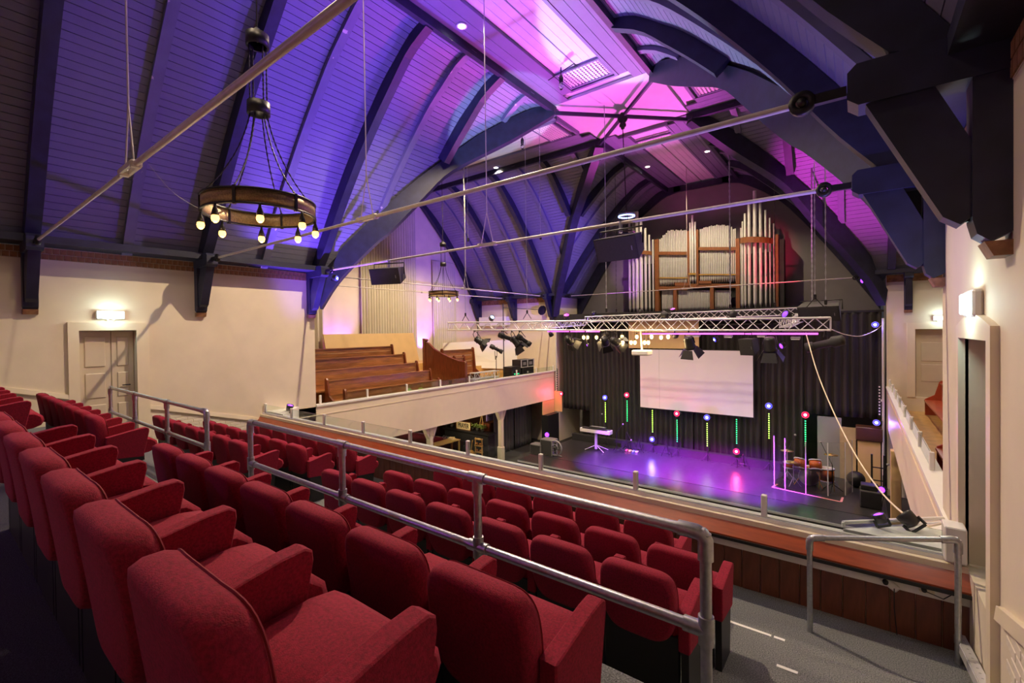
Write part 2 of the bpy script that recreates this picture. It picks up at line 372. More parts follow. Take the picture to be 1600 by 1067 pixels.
arm_ribs('right', (-1, 1), [3.95, 6.46, 8.80, 11.3], [2.7, 5.2, 7.6, 10.0])
arm_ribs('far', (-1, 1), [3.95, 6.5], [2.7, 5.2, 7.6])
# valley beams: deep curved timbers on the diagonals of the crossing
V_LOW = catmull([(6.22, 0.66), (5.92, 1.34), (5.52, 1.98), (5.07, 2.6), (4.86, 2.84), (4.43, 3.46), (4.07, 4.0), (3.78, 4.42), (3.39, 4.78), (2.9, 5.15), (2.4, 5.53), (1.88, 5.98), (1.5, 6.32)], 30)
V_TOP = [(h+0.06, min(6.6, max(z+0.3, zin(h+0.06, P_BD)+0.02)) if z > 1.4 else z+0.5) for h, z in V_LOW]
for i, (sx, sy) in enumerate(((-1, -1), (1, -1), (-1, 1), (1, 1))):
    wv = 0.15; n = Vector((-sx*sy*1.0, 1.0, 0)) if False else Vector((sy, -sx, 0)).normalized()*wv
    A = [Vector((CX+sx*h, CY+sy*h, z))-n for h, z in V_LOW]; B = [Vector((CX+sx*h, CY+sy*h, z))-n for h, z in V_TOP]
    side = ['near left', 'near right', 'far left', 'far right'][i]
    o = obj('trim_%d' % (i+1), MB().strip(A, B, n*2), M_BEAM); o['kind'] = 'structure'; o['label'] = 'deep curved dark valley beam at the %s corner of the crossing' % side
# end arches of the organ arm and side arms (rib with a straight brace below)
E_LOW = catmull([(6.27, 0.6), (5.13, 2.4), (4.1, 3.9), (3.05, 5.2), (1.75, 6.15), (0.9, 6.35)], 24)
E_TOP = catmull([(6.3, 1.75), (5.4, 2.98), (4.4, 4.25), (3.2, 5.56), (1.9, 6.5), (0.9, 6.6)], 24)
for arm, s_ in (('far', 8.55), ('left', 11.3), ('right', 11.3)):
    (dx, dy), _ = ARMS[arm]
    for side in (-1, 1):
        if arm != 'far': continue
        A = [armpt(arm, side, s_, h, z) for h, z in E_LOW]; B = [armpt(arm, side, s_, h, z) for h, z in E_TOP]
        obj('end_rib', MB().strip(A, B, Vector((dx*.2, dy*.2, 0))), M_BEAM, SLOPES[arm, side])
    if arm == 'far':
        obj('end_tie', MB().box((CX-1.2, CY+s_, 6.34), (CX+1.2, CY+s_+.2, 6.6)), M_BEAM, SLOPES['far', -1])
# flat ceiling: a plastered crossing and boarded strips along every arm
fl = struct('ceiling', MB().box((CX-1.5, CY-1.5, 6.62), (CX+1.5, CY+1.5, 6.7)), M_PLASTER, 'flat plastered ceiling over the middle of the crossing')
for arm in ARMS:
    (dx, dy), S1 = ARMS[arm]
    c0 = armpt(arm, 1, 1.45, -1.6, 6.72); c1 = armpt(arm, 1, S1, 1.6, 6.78)
    fs = struct('ceiling', MB().box(c0, c1), M_PLASTER, 'flat ceiling strip along the top of the %s' % {'near':'nave over the seats','far':'organ arm','left':'left arm','right':'right arm'}[arm])
    nb = 3
    for side in (-1, 1):
        for k in range(nb):
            a, b = 0.72+k*0.25, 0.72+k*0.25+0.24
            s0 = 1.9-(0.35 if k > 0 else 0)
            obj('ceiling_board', MB().box(armpt(arm, side, s0, a, 6.60), armpt(arm, side, S1, b, 6.64)), M_BOARD, fs)
        obj('edge_strip', MB().box(armpt(arm, side, 1.9, 0.64, 6.585), armpt(arm, side, S1, 0.715, 6.74)), M_BOARD, fs)
        for k in range(3):
            a = 0.02+k*0.205
            obj('ceiling_board', MB().box(armpt(arm, side, 2.55, a, 6.665), armpt(arm, side, S1, a+0.198, 6.71)), M_PLASTER, fs)
    obj('edge_strip', MB().box(armpt(arm, 1, 1.86, -0.72, 6.60), armpt(arm, 1, 1.94, 0.72, 6.74)), M_BOARD, fs)
# ================================================================== WALLS
def slab(name, a, b, m=M_WALL, label=None): return struct(name, MB().box(a, b), m, label)
T = 0.35
# left nave wall with its door opening (y 1.98..2.87, z -2.1..0.11)
DL0, DL1, DLT, DLB = 1.98, 2.87, 0.11, -2.15
wl = struct('wall_left', MB().box((XL-T, YB, FLOOR), (XL, DL0, EAVE)).box((XL-T, DL1, FLOOR), (XL, YN, EAVE)).box((XL-T, DL0, DLT), (XL, DL1, EAVE)).box((XL-T, DL0, FLOOR), (XL, DL1, DLB)), M_WALL, 'cream plastered nave wall on the left with brick course under the eaves')
DR0, DR1, DRT, DRB = 4.41, 5.50, -0.11, -2.06
wr = struct('wall_right', MB().box((XR, YB, FLOOR), (XR+T, DR0, EAVE)).box((XR, DR1, FLOOR), (XR+T, YN, EAVE)).box((XR, DR0, DRT), (XR+T, DR1, EAVE)).box((XR, DR0, FLOOR), (XR+T, DR1, DRB)), M_WALL, 'cream plastered nave wall on the right beside the camera')
slab('wall_back', (XL-T, YB-T, FLOOR), (XR+T, YB, 6.8))
# side arms
slab('wall_left_arm_near', (XTL, YN-T, FLOOR), (XL-T, YN, EAVE)); slab('wall_right_arm_near', (XR+T, YN-T, FLOOR), (XTR, YN, EAVE))
slab('wall_left_arm_far', (XTL, YF, FLOOR), (XL, YF+T, EAVE), label='cream far wall of the left gallery'); 
RD0, RD1 = 1.42, 2.32  # door in the far wall of the right arm
struct('wall_right_arm_far', MB().box((XR, YF, FLOOR), (RD0, YF+T, EAVE)).box((RD1, YF, FLOOR), (XTR, YF+T, EAVE)).box((RD0, YF, -0.12), (RD1, YF+T, EAVE)).box((RD0, YF, FLOOR), (RD1, YF+T, -2.3)), M_WALL, 'cream far wall of the right gallery')
def gable(name, x, t, m):
    pts = [Vector((x, CY-6.45, FLOOR))]+[Vector((x, CY-h-.05, z+.05)) for h, z in BD]+[Vector((x, CY+h+.05, z+.05)) for h, z in reversed(BD)]+[Vector((x, CY+6.45, FLOOR))]
    return struct(name, MB().prism(pts, (t, 0, 0)), m)
gable('wall_left_arm_end', XTL, -T, M_WALL); gable('wall_right_arm_end', XTR, T, M_WALL)
# organ wall
pts = [Vector((CX-6.45, YE, FLOOR))]+[Vector((CX-h-.05, YE, z+.05)) for h, z in BD]+[Vector((CX+h+.05, YE, z+.05)) for h, z in reversed(BD)]+[Vector((CX+6.45, YE, FLOOR))]
struct('wall_organ', MB().prism(pts, (0, T, 0)), M_ORGWALL, 'dim grey wall behind the organ')
slab("wall_organ_left", (XL-T, YF+T, FLOOR), (XL, YE, EAVE), M_WALL); slab("wall_organ_right", (XR, YF+T, FLOOR), (XR+T, YE, EAVE), M_ORGWALL)
# brick courses under the eaves
hb = MB().box((0, 0, 0), (0.014, 0.088, 0.094)); me_brick = mesh_of(hb, 'brick')
for root, x, sg, y0, y1 in ((wl, XL, 1, -0.3, YN), (wr, XR, -1, 2.2, YN)):
    bk = obj('brick_course', MB().box((x, y0, 1.43), (x+sg*0.004, y1, EAVE)), M_MORTAR, root)
    n = int((y1-y0)/0.1)
    for r in range(2):
        for i in range(n):
            shared('brick', me_brick, M_BRICK, bk, (x if sg > 0 else x-0.014, y0+i*0.1+(0.05 if r else 0), 1.44+r*0.108))
hb2 = MB().box((0, -0.014, 0), (0.088, 0, 0.094)); me_brick2 = mesh_of(hb2, 'brick')
for nm, x0, x1 in (('wall_left_arm_far', XTL, XL), ('wall_right_arm_far', XR, 4.0)):
    root = bpy.data.objects[nm]
    obj('brick_course', MB().box((x0, YF-0.012, 1.42), (x1, YF, EAVE)), M_BRICK, root)
# dado: painted brick below a sloping rail on both nave walls
def zdado(y): return -0.86-(y-0.94)*0.287
for root, x, sg, segs in ((wl, XL, 1, ((YB, 1.83), (3.08, 5.42))), (wr, XR, -1, ((YB, 4.18),))):
    for y0, y1 in segs:
        obj('dado_rail', MB().hexa([(x, y0, zdado(y0)-.09), (x+sg*.045, y0, zdado(y0)-.09), (x+sg*.045, y1, zdado(y1)-.09), (x, y1, zdado(y1)-.09), (x, y0, zdado(y0)), (x+sg*.035, y0, zdado(y0)), (x+sg*.035, y1, zdado(y1)), (x, y1, zdado(y1))]), M_TRIM, root)
mb1 = mesh_of(MB().bbox((0, 0, 0), (0.012, 0.205, 0.062), bev=0.008), 'painted_brick')
def painted_bricks(root, x, y0, y1, zmin):
    r = 0; z = zmin
    while z < zdado(y0)-.1:
        y = y0+(0.11 if r % 2 else 0.0)
        while y+0.2 < y1:
            if z < zdado(y+0.2)-.15: shared('painted_brick', mb1, M_PBRICK, root, (x, y+0.11, z+0.03))
            y += 0.22
        z += 0.074; r += 1
painted_bricks(wl, XL-0.002, 3.1, 5.3, -2.35)
painted_bricks(wr, XR+0.002, 2.9, 4.15, -2.5)
# door frames and doors
def panel_door(name, label, mk, m, panels):
    d = thing(name, label, None, mk(0, 0, 0)); d['kind'] = 'structure'; del d['label']; d['label'] = label
    return d
fr = MB()
for a, b in (((XL-.02, DL0-.16, DLB), (XL+.05, DL0, DLT+.16)), ((XL-.02, DL1, DLB), (XL+.05, DL1+.21, DLT+.16)), ((XL-.02, DL0, DLT), (XL+.05, DL1, DLT+.16))): fr.box(a, b)
t1 = struct('trim_5', fr, M_TRIM, 'cream frame of the left wall door')
d1 = struct('door_1', MB().box((XL-.22, DL0, DLB), (XL-.18, DL1, DLT)), M_DOOR, 'beige panelled double door under the exit sign in the left wall')
for j, (ya, yb) in enumerate(((DL0+.02, DL0+.5), (DL0+.52, DL1-.02))):
    lf = obj('leaf', MB().box((XL-.18, ya, DLB), (XL-.15, yb, DLT-.02)), M_DOOR, d1)
    for za, zb in ((-.62, -.02), (-1.25, -.75), (-2.0, -1.38)):
        obj('panel', MB().bbox((XL-.145, (ya+yb)/2, (za+zb)/2), (.03, yb-ya-.16, zb-za), bev=.015), M_DOOR, lf)
    if j == 1: obj('handle', MB().tube([(XL-.14, yb-.07, -1.02), (XL-.09, yb-.07, -1.02), (XL-.09, yb-.2, -1.02)], .012), M_IRON, lf)
# right door with arched head
fr = MB()
for a, b in (((XR-.045, DR0-.13, DRB-.7), (XR+.02, DR0, DRT)), ((XR-.045, DR1, DRB-.7), (XR+.02, DR1+.1, DRT))): fr.box(a, b)
hd = [(XR-.045, DR0-.13, DRT), (XR-.045, DR1+.1, DRT), (XR-.045, DR1+.1, DRT+.1)]
for k in range(1, 9): t = k/9; hd.append((XR-.045, DR1+.1-(DR1-DR0+.23)*t, DRT+.1+.09*math.sin(math.pi*t)))
hd.append((XR-.045, DR0-.13, DRT+.1))
fr.prism(hd, (.065, 0, 0)); struct('trim_6', fr, M_TRIM, 'cream frame with low arched head round the right door')
d2 = struct('door_2', MB().box((XR+.20, DR0, DRB-.7), (XR+.24, DR1, DRT)), M_DOORG, 'taupe door in the right wall beside the camera')
obj('door_panel', MB().bbox((XR+.195, (DR0+DR1)/2, -1.1), (.02, .8, 1.6), bev=.008), M_DOORG, d2)
# far right door
fr = MB(); 
for a, b in (((RD0-.2, YF-.03, -2.3), (RD0, YF+.02, .08)), ((RD1, YF-.03, -2.3), (RD1+.2, YF+.02, .08)), ((RD0, YF-.03, -.12), (RD1, YF+.02, .08))): fr.box(a, b)
struct('trim_7', fr, M_TRIM, 'cream frame of the far right gallery door')
d3 = struct('door_3', MB().box((RD0, YF+.2, -2.3), (RD1, YF+.24, -.12)), M_DOOR, 'pale panelled door behind the red pew in the right gallery')
for za, zb in ((-1.15, -.55), (-1.8, -1.25)): obj('panel', MB().bbox(((RD0+RD1)/2, YF+.195, (za+zb)/2), (.6, .02, zb-za), bev=.01), M_DOOR, d3)
# ================================================================== FLOORS, TIERS, STAGE, GALLERIES
slab('floor', (XTL, YB, FLOOR-.2), (XTR, YE, FLOOR), M_HALL, 'dark hall floor below the balcony')
TIER = [('A', YB, 0.93, -1.29), ('B', 0.93, 2.08, -1.67), ('C', 2.08, 3.02, -2.23), ('D', 3.02, 3.80, -2.44), ('E', 3.80, 4.45, -2.62), ('F', 4.45, 5.32, -2.75)]
TL = ['rear balcony tier behind the seats', 'second balcony tier behind the pipe rail', 'third balcony tier', 'fourth balcony tier', 'fifth balcony tier', 'front floor of the balcony along the panelling']
for (n_, y0, y1, z), lb in zip(TIER, TL): slab('floor', (XL, y0, z-.7), (XR, y1, z), M_CARPET_SHADED if n_ == 'A' else M_CARPET, ('shade-darkened grey' if n_ == 'A' else 'grey')+' carpet on the '+lb)
st = slab('floor', (XL+.9, 15.05, FLOOR), (XR-.1, YE, STAGE), M_STAGE, 'black glossy stage floor')
obj('stage_edge', MB().box((XL+.9, 15.03, STAGE-.06), (XR-.1, 15.05, STAGE+.004)), M_ALU, st)
slab('floor', (XTL, YN, GB), (XL-.12, YF, GB+.25), M_MATBLACK, 'floor of the left gallery'); slab('floor', (XR+.12, YN, GB), (XTR, YF, GB+.25), M_MATBLACK, 'floor of the right gallery')
# gallery fronts (cream) with cap
for nm, x, sg in (('wall_gallery_left', XL, -1), ('wall_gallery_right', XR+.02, 1)):
    g = struct(nm, MB().box((x, 5.45, GB), (x+sg*.12, YF, GT-.05)), M_TRIM, 'cream front of the %s gallery' % ('left' if sg < 0 else 'right'))
    obj('cap', MB().box((x-sg*.05, YN if sg < 0 else 5.9, GT-.05), (x+sg*.16, YF, GT)), M_WHITE, g)
    obj('bead', MB().box((x-sg*.015, 5.45, GT-.30), (x, YF, GT-.275)), M_TRIM, g)
# balcony front seen from behind: mahogany top, white strips, dark boarding
bf = struct('wall_balcony_front', MB().box((XL, 5.34, -3.5), (XR, 5.50, -2.03)), M_TRIM, 'balcony front with mahogany top and dark boarded inside')
obj('cap', MB().box((XL, 5.40, -2.03), (XR, 5.54, -1.995)), M_WHITE, bf)
obj('mahogany_top', MB().hexa([(XL, 5.22, -2.21), (XR, 5.22, -2.21), (XR, 5.41, -2.045), (XL, 5.41, -2.045), (XL, 5.22, -2.19), (XR, 5.22, -2.19), (XR, 5.41, -2.02), (XL, 5.41, -2.02)]), M_MAHOG, bf)
obj('edge_rail', MB().box((XL, 5.20, -2.235), (XR, 5.26, -2.205)), M_BLACK, bf)
obj('cable_trunking', MB().box((XL, 5.285, -2.335), (XR, 5.34, -2.25)), M_WHITE, bf)
n = 74
pm = mesh_of(MB().bbox((0, 0, 0), (0.166, 0.025, 0.5), bev=0.006), 'panel_board')
for i in range(n): shared('panel_board', pm, M_PANEL, bf, (XL+0.086+i*0.172, 5.33, -2.53))
# corner shelves between the balcony front and the galleries
for i, (sx, x) in enumerate(((1, XL), (-1, XR))):
    s_ = struct('trim_%d' % (8+i), MB().prism([(x, 5.5, -2.0), (x+sx*.85, 5.5, -2.0), (x, 6.35, -2.0)], (0, 0, .03)), M_WHITE, 'white triangular corner shelf at the %s end of the balcony front' % ('left' if sx > 0 else 'right'))
    obj('fascia', MB().hexa([(x+sx*.85, 5.5, -3.4), (x+sx*.83, 5.5, -3.4), (x, 6.33, -3.4), (x, 6.35, -3.4), (x+sx*.85, 5.5, -2.0), (x+sx*.83, 5.5, -2.0), (x, 6.33, -2.0), (x, 6.35, -2.0)]), M_WHITE, s_)
# ================================================================== BRACKETS AND TIE RODS
def bracket(label, foot, inn, th, arm_len=0.78, drop=0.5):
    "hammer beam bracket; foot = wall point at eaves line, inn = unit vector into the room, th = unit vector along the wall"
    foot = Vector(foot); inn = Vector(inn); th = Vector(th); z0 = drop
    t = thing('timber_bracket', label, 'bracket', (foot.x, foot.y, z0), 'hammer beam brackets along the eaves')
    def P(a, z, s): return foot+inn*a+th*s+Vector((0, 0, z))
    def bx(a0, a1, za, zb, s): return MB().hexa([P(a0, za, -s), P(a1, za, -s), P(a1, za, s), P(a0, za, s), P(a0, zb, -s), P(a1, zb, -s), P(a1, zb, s), P(a0, zb, s)])
    pr = [P(0, z0+.05, -.1), P(.09, z0, -.1), P(.15, z0+.05, -.1), P(.17, z0+.14, -.1), P(.17, 1.75, -.1), P(0, 1.75, -.1)]
    obj('wall_post', MB().prism(pr, th*.2), M_BEAM, t)
    obj('hammer_beam', MB().prism([P(0, 1.5, -.11), P(arm_len-.06, 1.5, -.11), P(arm_len, 1.55, -.11), P(arm_len, 1.73, -.11), P(arm_len-.05, 1.78, -.11), P(0, 1.78, -.11)], th*.22), M_BEAM, t)
    br = [P(.15, .68, -.08), P(.22, .62, -.08), P(.30, .68, -.08), P(arm_len-.1, 1.5, -.08), P(arm_len-.45, 1.5, -.08), P(.15, 1.08, -.08)]
    obj('brace', MB().prism(br, th*.16), M_BEAM, t)
    obj('corbel', MB().hexa([P(0, z0-.09, -.1), P(.08, z0-.09, -.1), P(.08, z0-.09, .1), P(0, z0-.09, .1), P(0, z0, -.1), P(.12, z0, -.1), P(.12, z0, .1), P(0, z0, .1)]), M_BRICK, t)
    for z in (.66, .8): obj('bolt', MB().lathe(P(.17, z, 0), [(.018, 0), (.018, .02)], 8, M=Vector((0, 0, 1)).rotation_difference(inn).to_matrix()), M_IRON, t)
    return t
for j, y in enumerate((1.33, 4.05, 6.72)):
    bracket('dark timber bracket on the left wall, %s' % ['left of the beige door', 'just right of the beige door', 'at the corner by the pews'][j], (XL, y, 0), (1, 0, 0), (0, 1, 0))
    if j: bracket('dark timber bracket on the right wall, %s' % ['', 'largest and nearest, with exit sign below', 'second, at the far corner of the right wall'][j], (XR, y, 0), (-1, 0, 0), (0, 1, 0))
for j, x in enumerate((-16.9, -14.44, -12.14)):
    bracket('dark timber bracket on the left gallery far wall, %s' % ['in the drape corner', 'middle one', 'next to the stage post'][j], (x, YF, 0), (0, -1, 0), (1, 0, 0), 0.75)
bracket('dark timber bracket on the far wall of the right gallery beside the stage post', (1.25, YF, 0), (0, -1, 0), (1, 0, 0), 0.5)
def tie_rod(label, a, b, ctr, r=0.026, hang=True, slim=True):
    a, b, ctr = Vector(a), Vector(b), Vector(ctr); d = (b-a).normalized()
    t = thing('tie_rod', label, 'tie rod', ctr, 'iron tie rods across the roof')
    obj('rod', MB().tube([a, ctr-d*.16], r*.85 if slim else r, 10), M_RODP, t)
    obj('rod', MB().tube([ctr+d*.16, b], r, 10), M_RODP, t)
    sd = d.cross(Vector((0, 0, 1))).normalized()
    tb = MB()
    for s in (-1, 1): tb.beam(ctr-d*.2+sd*s*.035, ctr+d*.2+sd*s*.035, .022, .05)
    for s in (-1, 1): tb.bbox(ctr+d*s*.19, (.08, .1, .07), rz=math.atan2(d.y, d.x), bev=.02)
    obj('turnbuckle', tb, M_RODP, t)
    for e, s in ((a, -1), (b, 1)):
        M = Vector((0, 0, 1)).rotation_difference(sd).to_matrix()
        obj('eye', MB().lathe(e-sd*.03, [(.04, 0), (.085, 0), (.085, .06), (.04, .06), (.04, 0)], 16, M=M).lathe(e-sd*.045, [(.03, 0), (.03, .09)], 10, M=M), M_IRON, t)
        obj('strap', MB().beam(e+d*s*.06, e+d*s*.265, .05, .07), M_IRON, t)
    if hang:
        top = ctr+Vector((0, 0, .62))
        obj('hanger', MB().tube([(ctr.x, ctr.y, 6.7), top], .009, 6).tube([top, ctr-d*.15], .008, 6).tube([top, ctr+d*.15], .008, 6), M_RODP, t)
    return t
tie_rod('nearest tie rod, rising steeply across the left roof slope', (-10.95, 1.33, 1.63), (-.35, 1.33, 1.63), (CX, 1.33, 1.63))
tie_rod('second tie rod, passing behind the big chandelier', (-10.95, 4.05, 1.65), (-.33, 4.05, 1.65), (CX, 4.05, 1.65))
tie_rod('third tie rod, carrying the two hung loudspeakers', (-10.95, 6.75, 1.65), (-.33, 6.75, 1.65), (CX, 6.75, 1.65))
tie_rod('thin tie rod in front of the organ pipes', (-11.2, 19.62, 1.65), (-.1, 19.62, 1.65), (CX, 19.62, 1.65), r=.02)
tie_rod('thin tie rod across the mouth of the left gallery', (-12.14, 7.6, 1.65), (-12.14, 18.5, 1.65), (-12.14, CY, 1.65), r=.02)
tie_rod('thin tie rod deeper in the left gallery behind the small chandelier', (-14.44, 7.6, 1.65), (-14.44, 18.5, 1.65), (-14.44, CY, 1.65), r=.02, hang=False)
# iron cross under the crossing with its boss
hub = thing('iron_cross', 'black iron cross with turned boss under the crossing ceiling', 'ironwork', (CX, CY, 6.1))
for sx, sy in ((1, 1), (1, -1), (-1, 1), (-1, -1)): obj('arm', MB().beam((CX, CY, 6.42), (CX+sx*1.47, CY+sy*1.47, 6.42), .06, .10), M_BEAM, hub)
obj('boss', MB().lathe((CX, CY, 6.02), [(.01, 0), (.05, .02), (.06, .08), (.1, .1), (.1, .16), (.07, .2), (.13, .26), (.16, .33), (.12, .42), (.06, .5)], 16), M_IRON, hub)
# ================================================================== CEILING DOWNLIGHTS (the room's main light)
for i, (x, y) in enumerate(DOWNLIGHTS):
    where = ['over the nave beside the left roof slope', 'over the nave on the right', 'on the left of the organ arm', 'on the right of the organ arm', 'over the left gallery, far side', 'over the left gallery, near side', 'over the right gallery, far side', 'over the right gallery, near side', 'added as unseen fill over the rear seats, left', 'added as unseen fill over the rear seats, right'][i]
    t = thing('downlight', 'small round recessed downlight '+where, 'ceiling light', (x, y, 6.56), 'recessed downlights')
    obj('ring', MB().lathe((x, y, 6.575), [(.085, 0), (.115, .0), (.115, .03), (.085, .03), (.085, 0)], 24), M_WHITE, t)
    obj('lens', MB().lathe((x, y, 6.585), [(.085, 0), (.085, .01)], 24), M_DOWNL, t)
    light('SPOT', (x, y, 6.555), DOWN_POWER[i], WARM, (x, y, 0), 0.05, DOWN_CONE, 0.35, t)
# ================================================================== SEATS
def seat_back():
    "upholstered shell, rounded head, tucked-in foot; local: +y is the sitter's front"
    out = []
    W = 0.232
    for k in range(36):
        a = 2*math.pi*(k+.5)/36; c, s = math.cos(a), math.sin(a); e = 0.36
        x = math.copysign(abs(c)**e, c)*W; z = math.copysign(abs(s)**(0.52 if s > 0 else 0.75), s)
        z = 0.215*z
        x *= 1.0-0.13*max(0, -z/0.215)**1.5
        out.append((x, z))
    mb = MB(); rings = [(0.80, -0.052), (0.93, -0.047), (1.0, -0.02), (1.0, 0.02), (0.95, 0.042), (0.80, 0.052)]
    vs = []
    for sc, y in rings:
        for x, z in out:
            px, pz = x*(sc if sc == 1 else 1-(1-sc)*0.55), z*(sc if sc == 1 else 1-(1-sc)*0.75)
            lean = -0.13*(pz+0.2); wrap = 0.35*px*px
            vs.append((px, y+lean+wrap, 0.605+pz))
    n = len(out); fs = []
    for r in range(len(rings)-1):
        for i in range(n): j = (i+1) % n; fs.append((r*n+i, r*n+j, r*n+n+j, r*n+n+i))
    c0 = len(vs); vs.append((0, -0.058, 0.605)); vs.append((0, 0.045, 0.605)); l = (len(rings)-1)*n
    for i in range(n): j = (i+1) % n; fs.append((c0, j, i)); fs.append((c0+1, l+i, l+j))
    return mb.add(vs, fs, True)
def seat_cushion():
    mb = MB(); prof = [(0.03, 0.33), (0.38, 0.36), (0.44, 0.385), (0.465, 0.43), (0.455, 0.475), (0.41, 0.51), (0.33, 0.522), (0.2, 0.515), (0.03, 0.47)]
    xs = [(-0.215, .9), (-0.2, 1.0), (0.2, 1.0), (0.215, .9)]
    vs = []; n = len(prof)
    for x, k in xs:
        for y, z in prof: vs.append((x, 0.25+(y-0.25)*k, 0.41+(z-0.41)*k))
    fs = []
    for r in range(3):
        for i in range(n): j = (i+1) % n; fs.append((r*n+i, r*n+j, r*n+n+j, r*n+n+i))
    mb.add(vs, fs, True); mb.add(vs[:n], [tuple(range(n))]); mb.add(vs[-n:], [tuple(reversed(range(n)))]); return mb
def seat_arm(x):
    prof = [(0.0, 0.37), (0.31, 0.34), (0.365, 0.61), (0.362, 0.64), (0.34, 0.653), (0.27, 0.648), (0.0, 0.60)]
    vs = []; n = len(prof)
    for dx, k in ((-0.034, .965), (-0.028, 1.0), (0.028, 1.0), (0.034, .965)):
        for y, z in prof: vs.append((x+dx, 0.22+(y-0.22)*k, 0.54+(z-0.54)*k))
    fs = []
    for r in range(3):
        for i in range(n): j = (i+1) % n; fs.append((r*n+i, r*n+j, r*n+n+j, r*n+n+i))
    mb = MB().add(vs, fs, False); mb.add(vs[:n], [tuple(range(n))]); mb.add(vs[-n:], [tuple(reversed(range(n)))]); return mb
def seat_piping():
    b = seat_back().v; n = 36; return MB().tube([b[4*n+i]+Vector((0, .004, 0)) for i in range(n)]+[b[4*n]+Vector((0, .004, 0))], .0035, 4, cap=False)
def seat_base(): return MB().box((-.228, .02, .0), (.228, .06, .43)).box((-.2, .05, .28), (.2, .34, .34))
def seat_stand(x): return MB().prism([(x-.022, .02, 0), (x-.022, .27, 0), (x-.022, .31, .38), (x-.022, .02, .41)], (.044, 0, 0))
M_REDD = mat('dark_red_piping', (0.24, 0.004, 0.015), 0.8)
PITCH_X = 0.53
ME = {n: mesh_of(f, n) for n, f in (('backrest', seat_back()), ('seat_cushion', seat_cushion()), ('armrest', seat_arm(0)), ('piping', seat_piping()), ('base', seat_base()), ('side_stand', seat_stand(0)))}
for k_, m_ in (('backrest', M_RED), ('seat_cushion', M_RED), ('armrest', M_RED), ('piping', M_REDD), ('base', M_BLACK), ('side_stand', M_BLACK)): ME[k_].materials.append(m_)
ROWS = [('A', 0.36, -1.29, 'rearmost row', 7, 7), ('B', 1.23, -1.67, 'second row from the back', 7, 7), ('C', 2.66, -2.23, 'first row below the pipe rail', 7, 7), ('D', 3.44, -2.44, 'second row below the pipe rail', 7, 7), ('E', 4.24, -2.62, 'front row by the mahogany rail', 6, 7)]
for rn, yb, zf, rl, nr, nl in ROWS:
    for block, n, x0 in (('right', nr, -0.80-(0.53 if rn == 'E' else 0)), ('left', nl, -6.6 if rn == 'A' else -6.28)):
        for i in range(n):
            if rn == 'A' and block == 'left' and i > 5: continue
            x = x0-PITCH_X*(i+0.5)
            t = thing('theatre_seat', 'red seat, %s from right, %s, %s block' % (ORDN[i], rl, block), 'seat', (x, yb, zf), 'red theatre seats on the balcony')
            def put(nm, dx=0.0):
                o = bpy.data.objects.new(nm, ME[nm]); COL.objects.link(o); o.parent = t; o.location = (dx, 0, 0)
            put('backrest'); put('piping'); put('seat_cushion'); put('base'); put('armrest', PITCH_X/2); put('side_stand', PITCH_X/2)
            if i == n-1: put('armrest', -PITCH_X/2); put('side_stand', -PITCH_X/2)
# ================================================================== PIPE RAILS
def pipe_rail(name, label, xs, y, ztop, zlow, zb, r=0.024):
    t = thing(name, label, 'handrail', (xs[0], y, zb))
    obj('top_pipe', MB().tube([(xs[0]-.0, y, ztop), (xs[-1], y, ztop)], r, 12), M_GALV, t)
    obj('mid_pipe', MB().tube([(xs[0], y, zlow), (xs[-1], y, zlow)], r, 12), M_GALV, t)
    for i, x in enumerate(xs):
        p = obj('post', MB().tube([(x, y, zb), (x, y, ztop)], r, 12), M_GALV, t)
        c = MB(); e = i in (0, len(xs)-1); s = 1 if i == 0 else -1
        R = r*1.33
        if e:
            c.tube([(x, y, ztop-.11), (x, y, ztop-.03), (x+s*.012, y, ztop-.008), (x+s*.035, y, ztop), (x+s*.11, y, ztop)], R, 12)
            c2 = MB().tube([(x, y, zlow-.06), (x, y, zlow+.06)], R, 12).tube([(x, y, zlow), (x+s*.09, y, zlow)], R, 12)
        else:
            c.tube([(x-.06, y, ztop), (x+.06, y, ztop)], R, 12).tube([(x, y, ztop-.09), (x, y, ztop)], R, 12)
            c2 = MB().tube([(x, y, zlow-.06), (x, y, zlow+.06)], R, 12).tube([(x-.07, y, zlow), (x+.07, y, zlow)], R, 12)
        obj('elbow_fitting' if e else 'tee_fitting', c, M_GALV, p); obj('cross_fitting', c2, M_GALV, p)
        obj('foot_flange', MB().lathe((x, y, zb), [(.06, 0), (.06, .012), (.035, .016), (.035, .06)], 16), M_GALV, p)
    return t
pipe_rail('pipe_handrail', 'long galvanised pipe handrail in front of the second seat row', [-4.71, -3.15, -1.77, -0.51], 2.0, -0.855, -1.26, -1.67)
pipe_rail('pipe_handrail', 'short galvanised pipe handrail near the beige door', [-9.86, -8.5, -7.1, -5.79], 2.0, -0.86, -1.26, -1.67)
g = thing('pipe_gate', 'galvanised pipe guard with two legs in front of the right door', 'handrail', (-.36, 4.9, -2.75))
a, b = Vector((-.36, 4.9, -1.90)), Vector((.63, 5.14, -1.74))
obj('top_pipe', MB().tube([a, b], .022, 12), M_GALV, g)
d_ = (b-a).normalized()
for p, s in ((a, 1), (b, -1)):
    lg = obj('leg', MB().tube([(p.x, p.y, -2.75), p], .022, 12), M_GALV, g)
    obj('elbow_fitting', MB().tube([p+Vector((0, 0, -.11)), p+Vector((0, 0, -.03)), p+d_*s*.012+Vector((0, 0, -.008)), p+d_*s*.035, p+d_*s*.11], .03, 12), M_GALV, lg)
